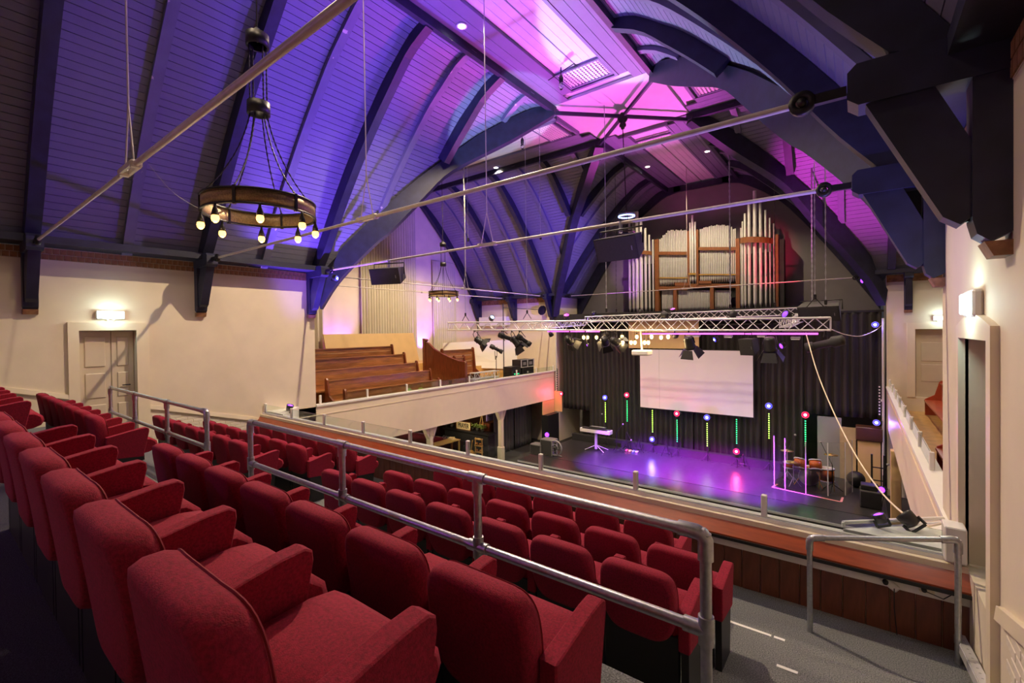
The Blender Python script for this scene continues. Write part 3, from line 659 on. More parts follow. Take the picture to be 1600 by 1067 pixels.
# glass screens: posts and panes of one balustrade each
def balustrade(label, loc, posts, panes):
    t = thing('glass_balustrade', label, 'balustrade', loc)
    for c, sz in posts: obj('post', MB().bbox(c, sz, bev=.008), M_WHITE, t)
    for a, b in panes: obj('glass_pane', MB().box(a, b), M_GLASS, t)
xs = [-11.95]+[-12.04+1.405*i for i in range(1, 9)]
balustrade('low glass screen with white posts along the mahogany balcony front', (CX, 5.45, -1.995), [((x, 5.45, -1.88), (.055, .06, .23)) for x in xs], [((x0+.03, 5.446, -1.994), (x1-.03, 5.454, -1.79)) for x0, x1 in zip(xs, xs[1:]+[XR])])
for side, x in (('left', XL-.05), ('right', XR+.07)):
    ys = [7.0+1.555*k for k in range(0 if side == 'left' else 1, 9)]; ys[-1] = YF-.15
    balustrade('low glass screen with white posts on the cream %s gallery front' % side, (x, CY, -2.0), [((x, y, -1.875), (.06, .055, .25)) for y in ys], [((x-.004, a+.03, -1.995), (x+.004, b-.03, -1.79)) for a, b in zip(ys, ys[1:])])
# tape marks on the step edges
for i, (x0, x1, y, z) in enumerate(((-1.0, -.6, 4.42, -2.62), (-.58, -.5, 4.42, -2.62), (-.48, -.35, 3.78, -2.44))):
    tag(obj('step_tape', MB().box((x0, y-.03, z), (x1, y, z+.003)), M_TAPE), ['long strip of white tape on the carpet step edge', 'short stub of white tape beside the long strip', 'strip of white tape on the upper step edge'][i], 'tape')
# ================================================================== STAGE: CURTAINS, SCREEN, TRUSSES
def drape(name, label, cat, a, b, z0, z1, m, folds, depth=0.06, group=None, seed=1, side=None, parent=None):
    "hanging cloth between plan points a and b with soft irregular folds"
    rnd = random.Random(seed); a, b = Vector((*a, 0)), Vector((*b, 0)); d = b-a; L = d.length; d.normalize(); nrm = Vector((-d.y, d.x, 0)) if side is None else Vector((*side, 0))
    folds = max(4, int(folds*.5)); n = folds*10; ph = 0; pts = []
    for i in range(n+1):
        t = i/n; ph += 2*math.pi/10*rnd.uniform(.7, 1.3); pts.append((t, math.sin(ph)*rnd.uniform(.55, 1.0)))
    mb = MB(); vs = []; fs = []; zs = [z1, z1-.08, (z0*.4+z1*.6), z0+.3, z0]; amp = [.45, .7, 1, 1.1, 1.15]
    for z, am in zip(zs, amp):
        for t, o in pts: vs.append(a+d*(L*t)+nrm*(o*depth*am)+Vector((0, 0, z if not callable(z1) else z)))
    W = n+1
    for r in range(len(zs)-1):
        for i in range(n): fs.append((r*W+i, r*W+i+1, r*W+W+i+1, r*W+W+i))
    k = len(vs); vs += [p-nrm*.012 for p in vs]; fs += [tuple(k+i for i in reversed(f)) for f in fs]
    for i in range(n): fs += [(i, k+i, k+i+1, i+1)]; j = (len(zs)-1)*W+i; fs += [(j, j+1, k+j+1, k+j)]
    for r in range(len(zs)-1): j = r*W; fs += [(j, j+W, k+j+W, k+j)]; j = r*W+n; fs += [(j, k+j, k+j+W, j+W)]
    mb.add(vs, fs, True)
    o = obj(name, mb, m, parent)
    if parent is None: tag(o, label, cat, group)
    return o
YC = 19.85
for i, (x0, x1, zt, zb, nf, lab) in enumerate(((-11.75, -10.32, .1, -3.9, 12, 'short black stage drape beside the left stage post'), (-10.30, -7.9, .1, -5.28, 22, 'black stage drape behind the keyboard'), (-7.88, -5.5, .1, -5.28, 22, 'black stage drape behind the left half of the screen'), (-5.48, -3.0, .1, -5.28, 22, 'black stage drape behind the right half of the screen'), (-2.98, -1.62, .25, -5.28, 12, 'black stage drape right of the screen'), (-1.6, .60, .47, -3.15, 18, 'black stage drape hanging at the right wing, ending high'))):
    drape('stage_curtain', lab, 'curtain', (x0, YC), (x1, YC), zb, zt, M_CURT, nf, .07, 'black stage drapes', seed=i+3)
tag(obj('curtain_track', MB().box((-11.8, YC-.03, .1), (-1.6, YC+.03, .16)).box((-1.6, YC-.03, .47), (.66, YC+.03, .54)), M_BLACK), 'black curtain track above the stage drapes', 'curtain rail')
tag(obj('stage_step', MB().box((-11.0, 19.35, STAGE), (-1.2, 19.62, STAGE+.3)), M_MATBLACK), 'long low black riser along the foot of the drapes', 'riser')
sc = thing('projection_screen', 'white projection screen above the stage', 'screen', (-5.43, 19.5, -3.45))
obj('surface', MB().box((-7.64, 19.5, -3.43), (-3.21, 19.515, -.9)), M_SCREEN, sc)
obj('frame', MB().box((-7.67, 19.515, -3.46), (-3.18, 19.55, -.87)), M_BLACK, sc)
for x_ in (-7.3, -3.6): obj('hanging_cable', MB().tube([(x_, 19.53, -.87), (x_, 19.53, .33)], .006, 5), M_IRON, sc)
obj('seam', MB().box((-6.8, 19.497, -3.43), (-6.795, 19.5, -.9)), M_GREY, sc)
# loft floor under the organ, pale panel behind the trusses
tag(obj('organ_loft', MB().box((XL, 19.45, .32), (-1.35, YE-.02, .75)), M_MATBLACK), 'dark loft ledge under the organ', 'loft')
tag(obj('plywood_strip', MB().box((-8.2, 19.62, -.85), (-5.2, 19.66, .32)), M_TAN), 'tan plywood panels above the screen behind the hanging lamps', 'panel')
# stage posts
for i, (x, lab) in enumerate(((-11.88, 'thin silver post at the left edge of the stage'), (.62, 'thin silver post at the right edge of the stage'))):
    tag(obj('stage_post', MB().tube([(x, 19.42, FLOOR), (x, 19.42, .25)], .035, 10), M_ALU), lab, 'post')
def truss(name, label, a, b, size=0.29, pitch=0.29, r=0.024, rb=0.011):
    a, b = Vector(a), Vector(b); d = (b-a); L = d.length; d.normalize(); u = Vector((0, 0, 1)); s = d.cross(u).normalized(); u = s.cross(d)
    t = thing(name, label, 'truss', (a+b)/2, 'aluminium stage trusses'); h = size/2
    cor = [s*p*h+u*q*h for p, q in ((-1, -1), (1, -1), (1, 1), (-1, 1))]
    for c in cor: obj('chord', MB().tube([a+c, b+c], r, 8), M_ALU, t)
    n = int(L/pitch); mb = MB()
    for f in range(4):
        c0, c1 = cor[f], cor[(f+1) % 4]
        for i in range(n):
            p, q = (c0, c1) if i % 2 == 0 else (c1, c0)
            mb.tube([a+p+d*(L*i/n), a+q+d*(L*(i+1)/n)], rb, 5, cap=False)
    o = obj('lattice_bracing', mb, M_ALU, t, recalc=False); o['kind'] = 'stuff'
    for e in (a, b):
        f = MB()
        for i in range(4): f.tube([e+cor[i], e+cor[(i+1) % 4]], rb*1.3, 6)
        obj('end_frame', f, M_ALU, t)
    return t
ZL, ZR = .20, .055
truss('stage_truss', 'long front stage truss carrying the spotlights', (-12.7, 12.9, ZL), (-.52, 12.9, ZR))
truss('stage_truss', 'thin rear truss below the organ pipes', (-8.93, 17.0, .42), (-1.08, 17.0, .49), .22, .25, .018, .008)
truss('stage_truss', 'left cross truss joining the front and rear trusses', (-9.0, 13.08, .13), (-9.0, 16.85, .3), .22, .25, .018, .008)
truss('stage_truss', 'right cross truss joining the front and rear trusses', (-1.45, 13.08, .10), (-1.45, 16.85, .3), .22, .25, .018, .008)
def zt(x): return ZL+(ZR-ZL)*(x+12.7)/12.2
# chains and wires that carry the trusses
def chain(label, top, bot, r=.012, bridle=None, name='hoist_chain', links=True, m=None):
    top, bot = Vector(top), Vector(bot); t = thing(name, label, 'chain', bot, 'chains and cables hanging from the roof')
    pts = [top.lerp(bot, i/60) for i in range(61)]
    rr = [r*(1.0 if i % 2 else .45) for i in range(61)] if links else r
    obj('line', MB().tube(pts if links else [top, bot], rr, 6), m or M_GALV, t)
    if bridle:
        for s in (-1, 1): obj('bridle_leg', MB().tube([bot, bot+Vector((s*bridle, 0, -bridle*1.3))], .012, 6), M_IRON, t)
    obj('hook', MB().bbox(bot+Vector((0, 0, .02)), (.06, .06, .12), bev=.015), M_IRON, t)
    return t
for i, (x, z, lab) in enumerate(((-11.95, .62, 'left end above the pew block'), (-9.07, .62, 'beside the dark floodlight'), (-.82, .68, 'pale chain at the right end by the hung loudspeaker'))):
    chain('lifting chain of the front truss, '+lab, (x, 12.95, 6.63), (x, 12.95, z), .014 if i > 1 else .008, .17, links=i > 1)
for x_, r_, z_, lb_ in ((-7.6, .010, 6.35, 'left half'), (-2.15, .012, 6.25, 'right half, with green link'), (-3.47, .03, 6.45, 'thick one before the right organ pipes'), (-1.15, .028, 5.35, 'far right end, double')): chain('lifting chain of the rear truss, '+lb_, (x_, 17.0, z_), (x_, 17.0, .72), r_, .08, m=M_IRON if r_ < .02 else M_GALV)
chain('second pale chain at the right, close beside the first', (-.62, 13.1, 6.63), (-.62, 13.1, .55), .018)
chain('bright double chain left of the hung loudspeaker by the organ', (-5.95, 12.6, 6.63), (-5.95, 12.6, .55), .016)
chain('thin pull cord hanging before the left gallery roof, with end tassel', (-8.25, 12.6, 6.63), (-8.25, 12.6, 3.0), .012)
chain('thin cord with black clamp hanging left of the long tie rod', (-9.9, 10.9, 6.40), (-9.9, 10.9, 2.9), .010)
# ------------------------------------------------------------------ stage lamps
def aim(d): return Vector((0, 0, 1)).rotation_difference(Vector(d).normalized()).to_matrix()
def lamp_common(t, c, hook, M, w):
    c = Vector(c); sx = M@Vector((1, 0, 0)); top = Vector(hook)
    obj('yoke', MB().tube([c-sx*w, top-sx*w*.6+Vector((0, 0, -.06)), top+Vector((0, 0, -.05)), top+sx*w*.6+Vector((0, 0, -.06)), c+sx*w], .012, 6), M_IRON, t)
    obj('hook_clamp', MB().tube([top+Vector((0, 0, -.05)), top+Vector((0, 0, .03))], .022, 8), M_IRON, t)
def fresnel(label, c, d, hook, sc=1.0, doors=True, m=M_BLACK, lens=None):
    M = aim(d); c = Vector(c); t = thing('fresnel_lamp', label, 'spotlight', c, 'stage lamps on the trusses')
    obj('housing', MB().lathe(c, [(.02, -.16*sc), (.09*sc, -.15*sc), (.11*sc, -.1*sc), (.115*sc, .08*sc), (.13*sc, .1*sc), (.13*sc, .15*sc), (.11*sc, .15*sc), (.1*sc, .1*sc)], 16, M=M), m, t)
    obj('lens', MB().lathe(c+M@Vector((0, 0, .09*sc)), [(.098*sc, 0), (.06*sc, .02*sc), (.01, .03*sc)], 16, M=M), lens or M_GREY, t)
    if doors:
        for k in range(4):
            R = M@Matrix.Rotation(k*math.pi/2, 3, 'Z'); w1, w2 = .11*sc, .16*sc
            p = [(-w1, .13*sc, .15*sc), (w1, .13*sc, .15*sc), (w2, .24*sc, .33*sc), (-w2, .24*sc, .33*sc)]
            q = [(x, y+.006, z) for x, y, z in p]
            obj('barn_door', MB().hexa([c+R@Vector(v) for v in p]+[c+R@Vector(v) for v in q]), m, t)
    lamp_common(t, c, hook, M, .14*sc); return t
def profile(label, c, d, hook, sc=1.0, m=M_BLACK, name='profile_spot'):
    M = aim(d); c = Vector(c); t = thing(name, label, 'spotlight', c, 'stage lamps on the trusses')
    obj('housing', MB().lathe(c, [(.03, -.32*sc), (.1*sc, -.3*sc), (.11*sc, -.12*sc), (.075*sc, -.08*sc), (.075*sc, .2*sc)], 16, M=M), m, t)
    obj('snoot', MB().lathe(c, [(.085*sc, .2*sc), (.1*sc, .22*sc), (.1*sc, .34*sc), (.085*sc, .34*sc), (.08*sc, .22*sc)], 16, M=M), m, t)
    obj('colour_frame', MB().bbox(c+M@Vector((0, 0, .36*sc)), (.2*sc, .2*sc, .02), bev=.004), m, t) if False else None
    lamp_common(t, c, hook, M, .13*sc); return t
def led_par(label, c, d, ml, hook=None, sc=1.0, col=None, power=0, cone=60, to=None, group='coloured LED lamps'):
    M = aim(d); c = Vector(c); t = thing('led_lamp', label, 'LED lamp', c, group)
    obj('housing', MB().lathe(c, [(.03*sc, -.12*sc), (.085*sc, -.1*sc), (.1*sc, .02*sc), (.1*sc, .05*sc), (.088*sc, .05*sc), (.085*sc, .03*sc)], 16, M=M), M_BLACK, t)
    obj('lens', MB().lathe(c+M@Vector((0, 0, .03*sc)), [(.086*sc, 0), (.05*sc, .02*sc), (.01, .025*sc)], 14, M=M), ml, t)
    if ml in (M_LEDB, M_LEDR): obj('core', MB().lathe(c+M@Vector((0, 0, .054*sc)), [(.04*sc, 0), (.03*sc, .012*sc), (.01, .016*sc)], 12, M=M), M_COREB if ml == M_LEDB else M_CORER, t)
    if hook is not None: lamp_common(t, c, hook, M, .11*sc)
    else: obj('bracket', MB().beam(c+M@Vector((.1*sc, 0, -.05*sc)), c+M@Vector((.1*sc, 0, -.16*sc)), .02, .02).beam(c+M@Vector((-.1*sc, 0, -.05*sc)), c+M@Vector((-.1*sc, 0, -.16*sc)), .02, .02).beam(c+M@Vector((-.1*sc, 0, -.16*sc)), c+M@Vector((.1*sc, 0, -.16*sc)), .02, .02), M_BLACK, t)
    if power and group == 'coloured LED lamps': light('POINT', c+M@Vector((0, 0, .12*sc)), 14, col, None, .06, parent=t)
    if power: light('SPOT', c+M@Vector((0, 0, .08*sc)), power, col, to if to is not None else c+Vector(d), .05, cone, .15 if col == PALE else .7, t)
    return t
def on(u, v, y=13.0): return at(u, v, y=y)
def hk(p): return Vector((p.x, 12.755, zt(p.x)-.17))
DN = (0, .45, -1)
p = on(748, 532); fresnel('spotlight hanging at the far left end of the front truss', p, (.8, .5, -.6), hk(p), 1.05)
p = on(791, 527); profile('black spotlight in the left cluster, aimed right', p, (1, .2, -.35), hk(p))
p = on(806, 533); fresnel('large spotlight with open flaps in the left cluster', p, (.5, .6, -.9), hk(p), 1.2)
p = on(818, 531); profile('slim spotlight in the left cluster, aimed down right', p, (.9, .2, -.6), hk(p), .9)
p = on(889, 531, 12.7); fresnel('spotlight with flaps left of the yellow bulbs', p, (.2, 1, -.6), hk(p), .95)
p = on(945, 532, 12.7); fresnel('spotlight with flaps among the yellow bulbs, left one', p, (-.3, 1, -.5), hk(p), 1.05)
p = on(961, 533, 12.7); fresnel('spotlight with flaps among the yellow bulbs, right one', p, (.4, .8, -.4), hk(p), .95)
p = on(1077, 535, 12.8); fresnel('black spotlight with flaps in front of the screen', p, (.05, .45, -1), hk(p), 1.15)
p = on(1203, 538, 12.6); fresnel('black spotlight with wide flaps right of the screen corner', p, (0, .3, -1), hk(p), 1.15)
p = on(1290, 537, 12.6); profile('big silver-grey profile spotlight at the right end of the front truss', p, (-1, .1, -.28), hk(p), 1.15, M_CHAR)
for k, (u, v, ml, lab) in enumerate(((1118, 530, M_LEDB, 'small round lamp with blue lens under the truss'), (1222, 540, M_LEDV, 'small violet moving lamp right of the screen'), (918, 539, M_LEDV, 'tiny violet lamp below the yellow bulbs'))):
    p = on(u, v, 12.9); led_par(lab, p, (-.6, -.6, -.3), ml, hk(p), .75 if k < 2 else .45)
for k, (u, v) in enumerate(((1138, 525), (1190, 524), (1243, 528), (1088, 524))):
    p = on(u, v, 12.755)
    t = thing('flat_floodlight', 'small white flat floodlight under the truss, %s from the left' % ORDN[[1, 2, 3, 0][k]], 'floodlight', p, 'flat floodlights under the truss')
    obj('case', MB().bbox(p, (.2, .08, .06), bev=.01), M_GREY, t); obj('lens', MB().bbox(p+Vector((0, -.03, -.035)), (.17, .06, .015)), M_WHITE, t)
    obj('arm', MB().tube([p+Vector((0, 0, .03)), Vector((p.x, p.y, zt(p.x)-.155))], .01, 6), M_IRON, t)
# magenta LED batten under the truss
o = thing('led_batten', 'glowing magenta LED batten under the right half of the front truss', 'LED batten', (-2.6, 12.72, -.16))
obj('tube', MB().tube([(-4.9, 12.72, -.135), (-.75, 12.72, -.165)], .022, 8), M_LEDM, o)
obj('housing', MB().box((-4.9, 12.70, -.125), (-.75, 12.74, -.11)), M_IRON, o)
o = thing('led_batten', 'short glowing magenta LED batten behind the left stage post', 'LED batten', (-7.35, 13.045, -.06))
obj('tube', MB().tube([(-8.3, 13.045, -.04), (-6.4, 13.045, -.06)], .022, 8), M_LEDM, o)
obj('housing', MB().box((-8.3, 13.025, -.025), (-6.4, 13.065, -.01)), M_IRON, o)
# hanging warm filament bulbs
BULBS = [(912, 527), (918, 527), (932, 527), (972, 526), (973, 535), (986, 535), (992, 535), (995, 526), (1007, 535), (1013, 535), (1018, 526), (1033, 527), (1044, 526)]
for i, (u, v) in enumerate(BULBS):
    p = at(u, v, y=13.045 if i % 2 else 12.755); t = thing('filament_bulb', 'glowing warm bulb hung under the truss, %s from the left' % (ORDN+['thirteenth'])[i], 'bulb', p, 'warm bulbs under the front truss')
    obj('glass', MB().ball(p, .05, 8, 1.2), M_BULB, t); obj('socket', MB().lathe(p+Vector((0, 0, .045)), [(.02, 0), (.022, .06), (.008, .07)], 8), M_IRON, t)
    obj('cord', MB().tube([p+Vector((0, 0, .1)), (p.x, p.y, zt(p.x)-.16)], .005, 5), M_IRON, t)
    light('POINT', p+Vector((0, 0, -.08)), 9, (1, .68, .3), size=.06, parent=t)
# projector under the truss
p = at(1003, 551, y=12.9); t = thing('projector', 'white ceiling projector in front of the screen corner', 'projector', p)
obj('case', MB().bbox(p, (.5, .36, .15), bev=.03), M_WHITE, t); obj('lens', MB().lathe(p+Vector((-.1, .17, 0)), [(.05, 0), (.05, .05), (.04, .06)], 14, axis='y'), M_BLACK, t)
obj('mount', MB().tube([p+Vector((0, 0, .07)), Vector((p.x, 12.79, zt(p.x)-.15))], .025, 8), M_WHITE, t)
# box speaker under the truss
def cab(label, c, sz, d, name='loudspeaker', m=M_CHAR, grille=None):
    "wedge shaped cabinet: sz = width, depth, height; d = facing direction"
    c = Vector(c); f = Vector(d).normalized(); s = f.cross(Vector((0, 0, 1))).normalized(); u = s.cross(f); w_, dp, h = sz
    t = thing(name, label, 'loudspeaker', c, 'loudspeaker cabinets')
    def P(a, b, k): return c+s*a*w_/2+f*b*dp/2+u*k*h/2
    obj('cabinet', MB().hexa([P(-1, 1, -1), P(1, 1, -1), P(.82, -1, -.72), P(-.82, -1, -.72), P(-1, 1, 1), P(1, 1, 1), P(.82, -1, .72), P(-.82, -1, .72)]), m, t)
    g = obj('grille', MB().hexa([P(-.94, 1, -.92), P(.94, 1, -.92), P(.94, 1.05, -.92), P(-.94, 1.05, -.92), P(-.94, 1, .92), P(.94, 1, .92), P(.94, 1.05, .92), P(-.94, 1.05, .92)]), grille or m, t)
    obj('badge', MB().hexa([P(-.78, 1.05, -.25), P(-.74, 1.05, -.25), P(-.74, 1.07, -.25), P(-.78, 1.07, -.25), P(-.78, 1.05, .12), P(-.74, 1.05, .12), P(-.74, 1.07, .12), P(-.78, 1.07, .12)]), M_GREY, g)
    return t, P
t, P = cab('small black box speaker hanging in front of the screen top right corner', at(1171, 540, y=12.7), (.36, .3, .42), (-.35, -.9, -.25))
obj('bracket', MB().tube([P(-.5, 0, 1), P(-.5, 0, 1)+Vector((0, 0, .12)), P(.5, 0, 1)+Vector((0, 0, .12)), P(.5, 0, 1)], .012, 6), M_IRON, t)
# hung loudspeakers: two on the third tie rod, one at the truss end
t, P = cab('large black loudspeaker hung from the third tie rod in front of the organ', at(970, 384, y=6.6), (.68, .36, .36), (-.05, -.9, -.38))
obj('bracket', MB().tube([P(-1.03, 0, 0), P(-1.03, 0, 0)+Vector((0, 0, .25)), P(1.03, 0, 0)+Vector((0, 0, .25)), P(1.03, 0, 0)], .014, 6), M_IRON, t)
obj('clamp', MB().tube([(at(970, 384, y=6.75).x, 6.75, 1.5), (at(970, 384, y=6.75).x, 6.75, 1.68)], .03, 8), M_GALV, t)
t, P = cab('black loudspeaker hung from the third tie rod before the cream drapes', at(608, 429, y=6.6), (.72, .42, .36), (.35, -.85, -.3))
obj('bracket', MB().tube([P(-1.03, 0, 0), P(-1.03, 0, 0)+Vector((0, 0, .25)), P(1.03, 0, 0)+Vector((0, 0, .25)), P(1.03, 0, 0)], .014, 6), M_IRON, t)
obj('clamp', MB().tube([(at(608, 429, y=6.75).x, 6.75, 1.45), (at(608, 429, y=6.75).x, 6.75, 1.68)], .03, 8), M_GALV, t)
t, P = cab('brownish black loudspeaker lying on the right end of the truss', at(1282, 484, y=13.4), (.85, .42, .40), (-.15, -.85, -.5))
obj('bracket', MB().tube([P(-1.03, 0, 0), P(-1.03, 0, 0)+Vector((0, 0, .22)), P(1.03, 0, 0)+Vector((0, 0, .22)), P(1.03, 0, 0)], .014, 6), M_IRON, t)
obj('support_leg', MB().tube([P(0, 0, -.7), (P(0, 0, 0).x, 13.06, zt(P(0, 0, 0).x)+.14)], .02, 6), M_IRON, t)
# blue lit ring lantern behind the hung loudspeaker
p = at(979, 342, y=13.2); t = thing('ring_lantern', 'cylindrical lantern with blue glowing rings hung from the crossing boss', 'lantern', p)
for k, z in enumerate((-.42, .06, .14)): obj('ring', MB().lathe(p+Vector((0, 0, z)), [(.2, 0), (.25, 0), (.25, .035), (.2, .035), (.2, 0)], 24), M_IRON if k != 1 else glow('pale_blue_led', (.35, .5, 1.0), 2.5), t)
for k in range(6): a = k*math.pi/3; obj('rod', MB().tube([p+Vector((.23*math.cos(a), .23*math.sin(a), -.42)), p+Vector((.23*math.cos(a), .23*math.sin(a), .16))], .008, 5), M_IRON, t)
obj('stem', MB().tube([p+Vector((0, 0, .14)), (CX, CY, 6.05)], .014, 6), M_IRON, t); obj('lid', MB().lathe(p+Vector((0, 0, .16)), [(.2, 0), (.05, .05), (.02, .1)], 20), M_IRON, t)
# ------------------------------------------------------------------ LED totems on the stage
TOT = [(946, 628, 660, 'Y', 'B', 621), (980, 625, 659, 'G', 'R', 617), (1019.5, 640, 676, 'Y', 'B', 686), (1058, 655, 691, 'G', 'R', 646), (1105, 660, 698, 'Y', 'B', 652), (1151, 654, 694, 'G', 'R', 705), (1201.5, 645, 686, 'Y', 'B', 634), (1258.5, 656, 698, 'G', 'R', 648)]
for i, (u, v0, v1, cb, cp, vp) in enumerate(TOT):
    a = at(u, v0, y=19.2); b = at(u, v1, y=19.2); x = (a.x+b.x)/2
    lab = '%s LED bar on a thin stand before the drapes, %s from the left' % ('lime' if cb == 'Y' else 'green', ORDN[i])
    t = thing('led_totem', lab, 'LED bar', (x, 19.2, STAGE), 'LED bars on stands across the stage')
    obj('bar', MB().box((x-.028, 19.2, b.z), (x+.028, 19.24, a.z)), M_BLACK, t); n = 12
    for k in range(n):
        z = b.z+(a.z-b.z)*(k+.5)/n; obj('led', MB().bbox((x, 19.195, z), (.038, .015, .032), bev=.006), M_LEDG if cb == 'G' else M_LEDY, t)
    obj('stand', MB().tube([(x, 19.25, STAGE), (x, 19.25, max(a.z, at(u, vp, y=19.2).z))], .012, 6), M_IRON, t)
    obj('foot', MB().tube([(x-.2, 19.12, STAGE+.01), (x, 19.25, STAGE+.3), (x+.2, 19.12, STAGE+.01)], .01, 6), M_IRON, t)
    light('POINT', (x, 19.1, (a.z+b.z)/2), 4, (.1, 1, .25) if cb == 'G' else (.6, 1, .15), size=.2, parent=t)
    p = at(u, vp, y=19.15); led_par('round %s LED lamp glowing at LED bar, %s from the left' % ('blue' if cp == 'B' else 'red', ORDN[i]), p, (0, -1, .05), M_LEDB if cp == 'B' else M_LEDR, None, 1.25, (.2, .15, 1) if cp == 'B' else (1, .05, .15), 25, 140)
for nm, x, y, a, b, u, vp, ml, side in (('left', -11.78, 19.3, -1.9, -3.0, 878, 615, M_LEDR, 'left'), ('right', .52, 19.3, -1.95, -2.95, 1370, 660, M_LEDB, 'right')):
    t = thing('led_totem', 'unlit LED bar with pale dots on the %s stage post' % side, 'LED bar', (x, y, b)); obj('bar', MB().box((x-.03, y, b), (x+.03, y+.04, a)), M_BLACK, t)
    obj('clamp', MB().box((min(x, x+(.1 if side == 'right' else -.1)), y+.02, (a+b)/2-.03), (max(x, x+(.1 if side == 'right' else -.1)), y+.13, (a+b)/2+.03)), M_ALU, t)
    for k in range(10): obj('led', MB().bbox((x, y-.003, b+(a-b)*(k+.5)/10), (.04, .012, .04), bev=.006), M_WHITE, t)
    p = at(u, vp, y=19.25); led_par('%s LED lamp on the %s stage post' % ('red' if side == 'left' else 'lower blue', side), p, (-.2, -1, .0), ml, None, 1.05, (1, .05, .15) if side == 'left' else (.25, .15, 1), 30, 140)
p = at(1368, 507, y=19.4); led_par('upper blue LED lamp before the right wing drape', p, (-.2, -1, -.1), M_LEDB, None, 1.05, (.25, .15, 1), 40, 140)
# purple wash lamps on the truss for the stage floor
for i, (x, tx) in enumerate(((-8.2, -7.4), (-6.2, -6.0), (-4.1, -4.4), (-2.2, -3.0))):
    led_par('black LED wash lamp inside the front truss, %s from the left' % ORDN[i], (x, 13.1, zt(x)-.3), (tx-x, 4.0, -5.2), M_LEDV, (x, 13.045, zt(x)-.17), .8, [(.36, .03, 1), (.45, .02, 1), (.7, .015, .85), (.45, .03, 1)][i], STAGE_WASH, 38, (tx, 17.2, STAGE), 'wash lamps in the truss')

# coloured uplights on trusses, shelves and the gallery floor
for i, (p, to, c, e, cone, lab) in enumerate(UPLIGHTS):
    d = Vector(to)-Vector(p); ml = M_LEDV if i < 3 else glow('uplight_lens', tuple(max(.02, q) for q in c), 1.2)
    led_par(lab, p, d, ml, None, [.85, .75, .55][i] if i < 3 else 1.0, c, e, cone, to, 'coloured uplights')
# ================================================================== ORGAN
YO = 21.2
org = thing('pipe_organ', 'pipe organ with grey metal pipes in brown wooden case', 'organ', (-5.75, YO, .75))
def oc(cx, cy): return at(940+cx/5.333, 280+cy/5.333, y=YO)
PIPE_N = 0
def opipe(cx, ctop, cw, zb, yoff=0.0, foot=0.0):
    p = oc(cx, ctop); q = oc(cx+cw, ctop); r = max(.018, abs(q.x-p.x)/2*.84); p.y += yoff
    prof = [(r*.25, zb), (r, zb+foot)] if foot else [(r, zb)]
    prof += [(r, p.z-.02), (r*.96, p.z), (r*.7, p.z-.01)]
    obj('pipe', MB().lathe((p.x, p.y, 0), prof, 10), M_PIPE, org)
    return p, r
ZB = .75
LT = [(240, 330, 26), (283, 360, 28), (320, 285, 34), (357, 360, 32), (390, 420, 24), (415, 472, 19), (435, 507, 16)]
RT = [(1165, 410, 15), (1183, 362, 17), (1208, 300, 26), (1244, 222, 32), (1291, 118, 38), (1337, 205, 30), (1377, 272, 24), (1409, 332, 17), (1436, 374, 15)]
for T_ in (LT, RT):
    m = len(T_)
    for i, (cx, ct, cw) in enumerate(T_): opipe(cx, ct, cw, ZB, -.45*math.sin(math.pi*(i+.7)/(m+.4)), .25)
n = 18
for i in range(n):
    t_ = i/(n-1); opipe(486+i*(716-486)/(n-1), 500-75*min(1, t_*3)+5*math.sin(i*2.3)-(0 if t_ < .9 else -3), 12.5, 1.95-.25*(1-t_)*0, 0, .22)
for cx, ct in ((744, 366), (763, 305), (785, 360)): opipe(cx, ct, 18 if cx != 763 else 22, 1.95, -.12, .25)
n = 20
for i in range(n):
    t_ = i/(n-1); opipe(822+i*(1113-822)/(n-1), 416-34*math.sin(math.pi*min(1, t_*1.1)*.8)+4*math.sin(i*1.9)+(20 if i > 17 else 0), 15, 1.95, 0, .22)
for x0, x1, n in ((505, 600, 9), (642, 905, 22), (948, 1068, 10)):
    for i in range(n): opipe(x0+(x1-x0)*i/(n-1), 925, (x1-x0)/(n-1)*.9, ZB, .02, .2)
def rail(c0, c1, y0, y1, d=.12, name='case_rail', m=None, yo=-.06):
    a, b = oc(c0, y0), oc(c1, y0); a2, b2 = oc(c0, y1), oc(c1, y1)
    obj(name, MB().hexa([(a2.x, YO+yo-d/2, a2.z), (b2.x, YO+yo-d/2, b2.z), (b2.x, YO+yo+d/2, b2.z), (a2.x, YO+yo+d/2, a2.z), (a.x, YO+yo-d/2, a.z), (b.x, YO+yo-d/2, b.z), (b.x, YO+yo+d/2, b.z), (a.x, YO+yo+d/2, a.z)]), m or M_ORGW, org)
def post(c0, c1, ctop, zb=ZB):
    a, b = oc(c0, ctop), oc(c1, ctop); obj('case_post', MB().box((a.x, YO-.16, zb), (b.x, YO+.16, a.z)), M_ORGW, org)
post(450, 481, 505); post(1122, 1155, 500); post(722, 737, 435, 1.9); post(797, 811, 425, 1.9); post(606, 634, 915); post(910, 940, 900); post(1452, 1475, 465)
rail(481, 722, 606, 632); rail(811, 1122, 568, 594); rail(737, 797, 440, 468)
rail(470, 720, 895, 925); rail(720, 1140, 872, 905); rail(615, 720, 862, 890); rail(815, 920, 848, 880)
rail(481, 720, 818, 828, .02, 'gold_band', M_GOLD, -.06); rail(811, 1120, 790, 800, .02, 'gold_band', M_GOLD, -.06); rail(737, 797, 785, 800, .02, 'gold_band', M_GOLD, -.2)
